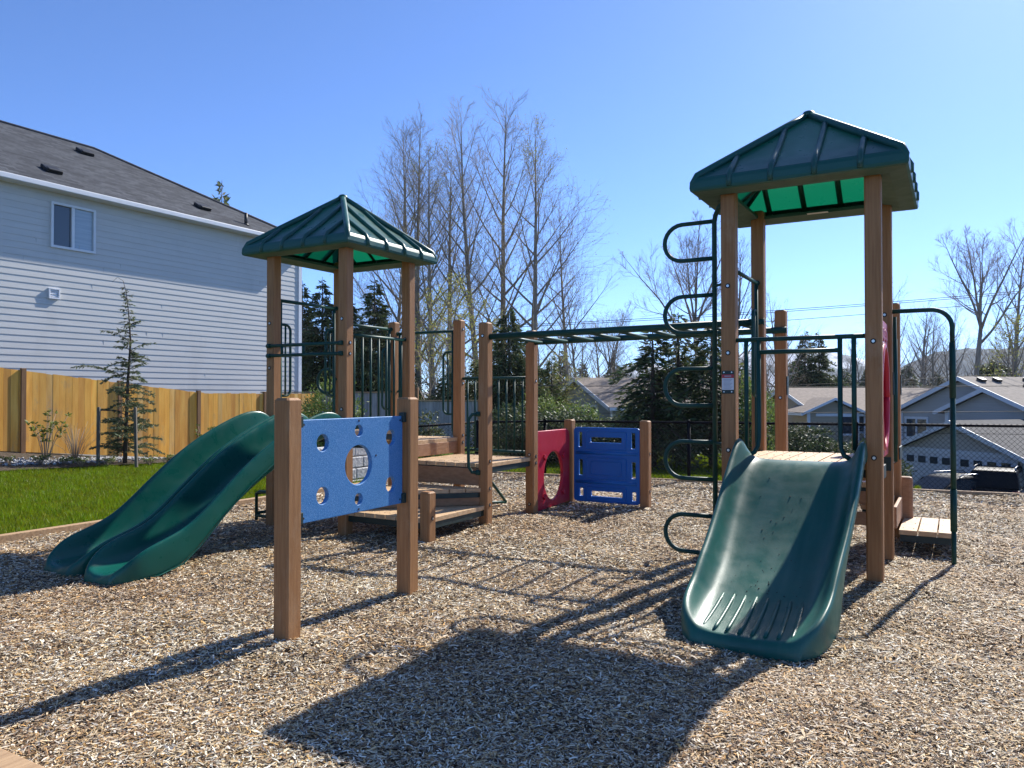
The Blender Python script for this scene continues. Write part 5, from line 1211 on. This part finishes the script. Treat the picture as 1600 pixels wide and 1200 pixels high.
def ridge(name, Y, pts, matname, depth=260, seed=1):
    """mountain as a solid ridge: pts are (px, py) of its skyline at distance Y"""
    r = np.random.default_rng(seed); xs = np.linspace(pts[0][0], pts[-1][0], 160); ys = np.interp(xs, [p[0] for p in pts], [p[1] for p in pts])
    rough = np.convolve(r.normal(0, 1, 160 + 8), np.ones(9) / 9, 'valid') * 2.6 + r.normal(0, .35, 160)
    top = 1.45 + (617 - ys + rough) * Y / 1200; rows = []
    for f, k in ((-1, 0), (-.7, .3), (-.4, .62), (-.15, .88), (0, 1), (.5, .6), (1, 0)):
        dd = f * depth; jit = np.convolve(r.normal(0, 1, 160 + 4), np.ones(5) / 5, 'valid')
        rows.append(np.stack([(xs - 800) / 1200 * Y, np.full(160, Y + dd) + jit * 12, -4 + (top + 4) * k * (1 + .05 * jit * (abs(f) > .01))], -1))
    Vv = np.concatenate(rows); i = np.arange(6)[:, None] * 160 + np.arange(159)[None]; F = np.stack([i, i + 1, i + 161, i + 160], -1).reshape(-1, 4)
    tag(link(name, np_mesh(name, Vv, F, matname, smooth=True)), kind='structure')
ridge('mountain', 2300, [(600, 617), (880, 600), (935, 590), (975, 572), (1010, 566), (1050, 575), (1120, 560), (1180, 548), (1230, 545), (1275, 549), (1330, 558), (1420, 590), (1560, 612)], 'snowmount', 300, 4)
ridge('hills', 1300, [(1200, 616), (1290, 585), (1340, 572), (1400, 580), (1440, 560), (1470, 549), (1510, 543), (1560, 546), (1640, 538), (1800, 560), (1900, 612)], 'mountain', 200, 6)
HAZE = 0.00014
# ------------------------------------------------------------------ light, air, camera
AZ, EL = R(40.5), R(39.4)
w = bpy.data.worlds.new('World'); SC.world = w; w.use_nodes = True; nt = w.node_tree
sky = nt.nodes.new('ShaderNodeTexSky'); sky.sky_type = 'NISHITA'; sky.sun_disc = False; sky.sun_elevation = EL; sky.sun_rotation = AZ
sky.air_density = .5; sky.dust_density = .22; sky.ozone_density = 10; sky.altitude = 50
bg = nt.nodes['Background']; bg.inputs['Strength'].default_value = .15
nt.links.new(sky.outputs[0], bg.inputs['Color'])
ld = bpy.data.lights.new('sun', 'SUN'); ld.energy = 4.6; ld.angle = R(.53); ld.color = (1.0, .955, .88)
so = bpy.data.objects.new('sun', ld); COL.objects.link(so)
d = Vector((math.sin(AZ) * math.cos(EL), math.cos(AZ) * math.cos(EL), math.sin(EL)))
so.rotation_euler = d.to_track_quat('Z', 'Y').to_euler(); so.location = d * 30

cam = bpy.data.cameras.new('camera'); co = bpy.data.objects.new('camera', cam); COL.objects.link(co); SC.camera = co
cam.sensor_width = 36; cam.lens = 27.0; cam.clip_end = 9000; cam.clip_start = .05
co.location = (0, 0, 1.45); co.rotation_euler = (R(90 + .81), 0, 0)
SC.view_settings.view_transform = 'Standard'; SC.view_settings.look = 'None'; SC.view_settings.gamma = 1; SC.view_settings.exposure = .88
SC.cycles.max_bounces = 7; SC.cycles.diffuse_bounces = 3; SC.cycles.glossy_bounces = 3; SC.cycles.transmission_bounces = 4; SC.cycles.volume_bounces = 0
SC.cycles.use_denoising = True; SC.cycles.sample_clamp_indirect = 6
# the air: far things fade to blue
if HAZE:
    mb = MB(); mb.box((0, 1250, 90), (6400, 3500, 192)); hz = mb.build('haze', 'wire'); hz.data.materials.clear(); tag(hz, 'thin blue air between the play area and the far hills', 'haze', kind='stuff')
    m = bpy.data.materials.new('haze'); m.use_nodes = True; nt = m.node_tree; nt.nodes.clear()
    pv = nt.nodes.new('ShaderNodeVolumePrincipled'); pv.inputs['Density'].default_value = HAZE; pv.inputs['Color'].default_value = (.72, .86, 1.0, 1); pv.inputs['Anisotropy'].default_value = .2
    ou = nt.nodes.new('ShaderNodeOutputMaterial'); nt.links.new(pv.outputs[0], ou.inputs['Volume']); hz.data.materials.append(m)
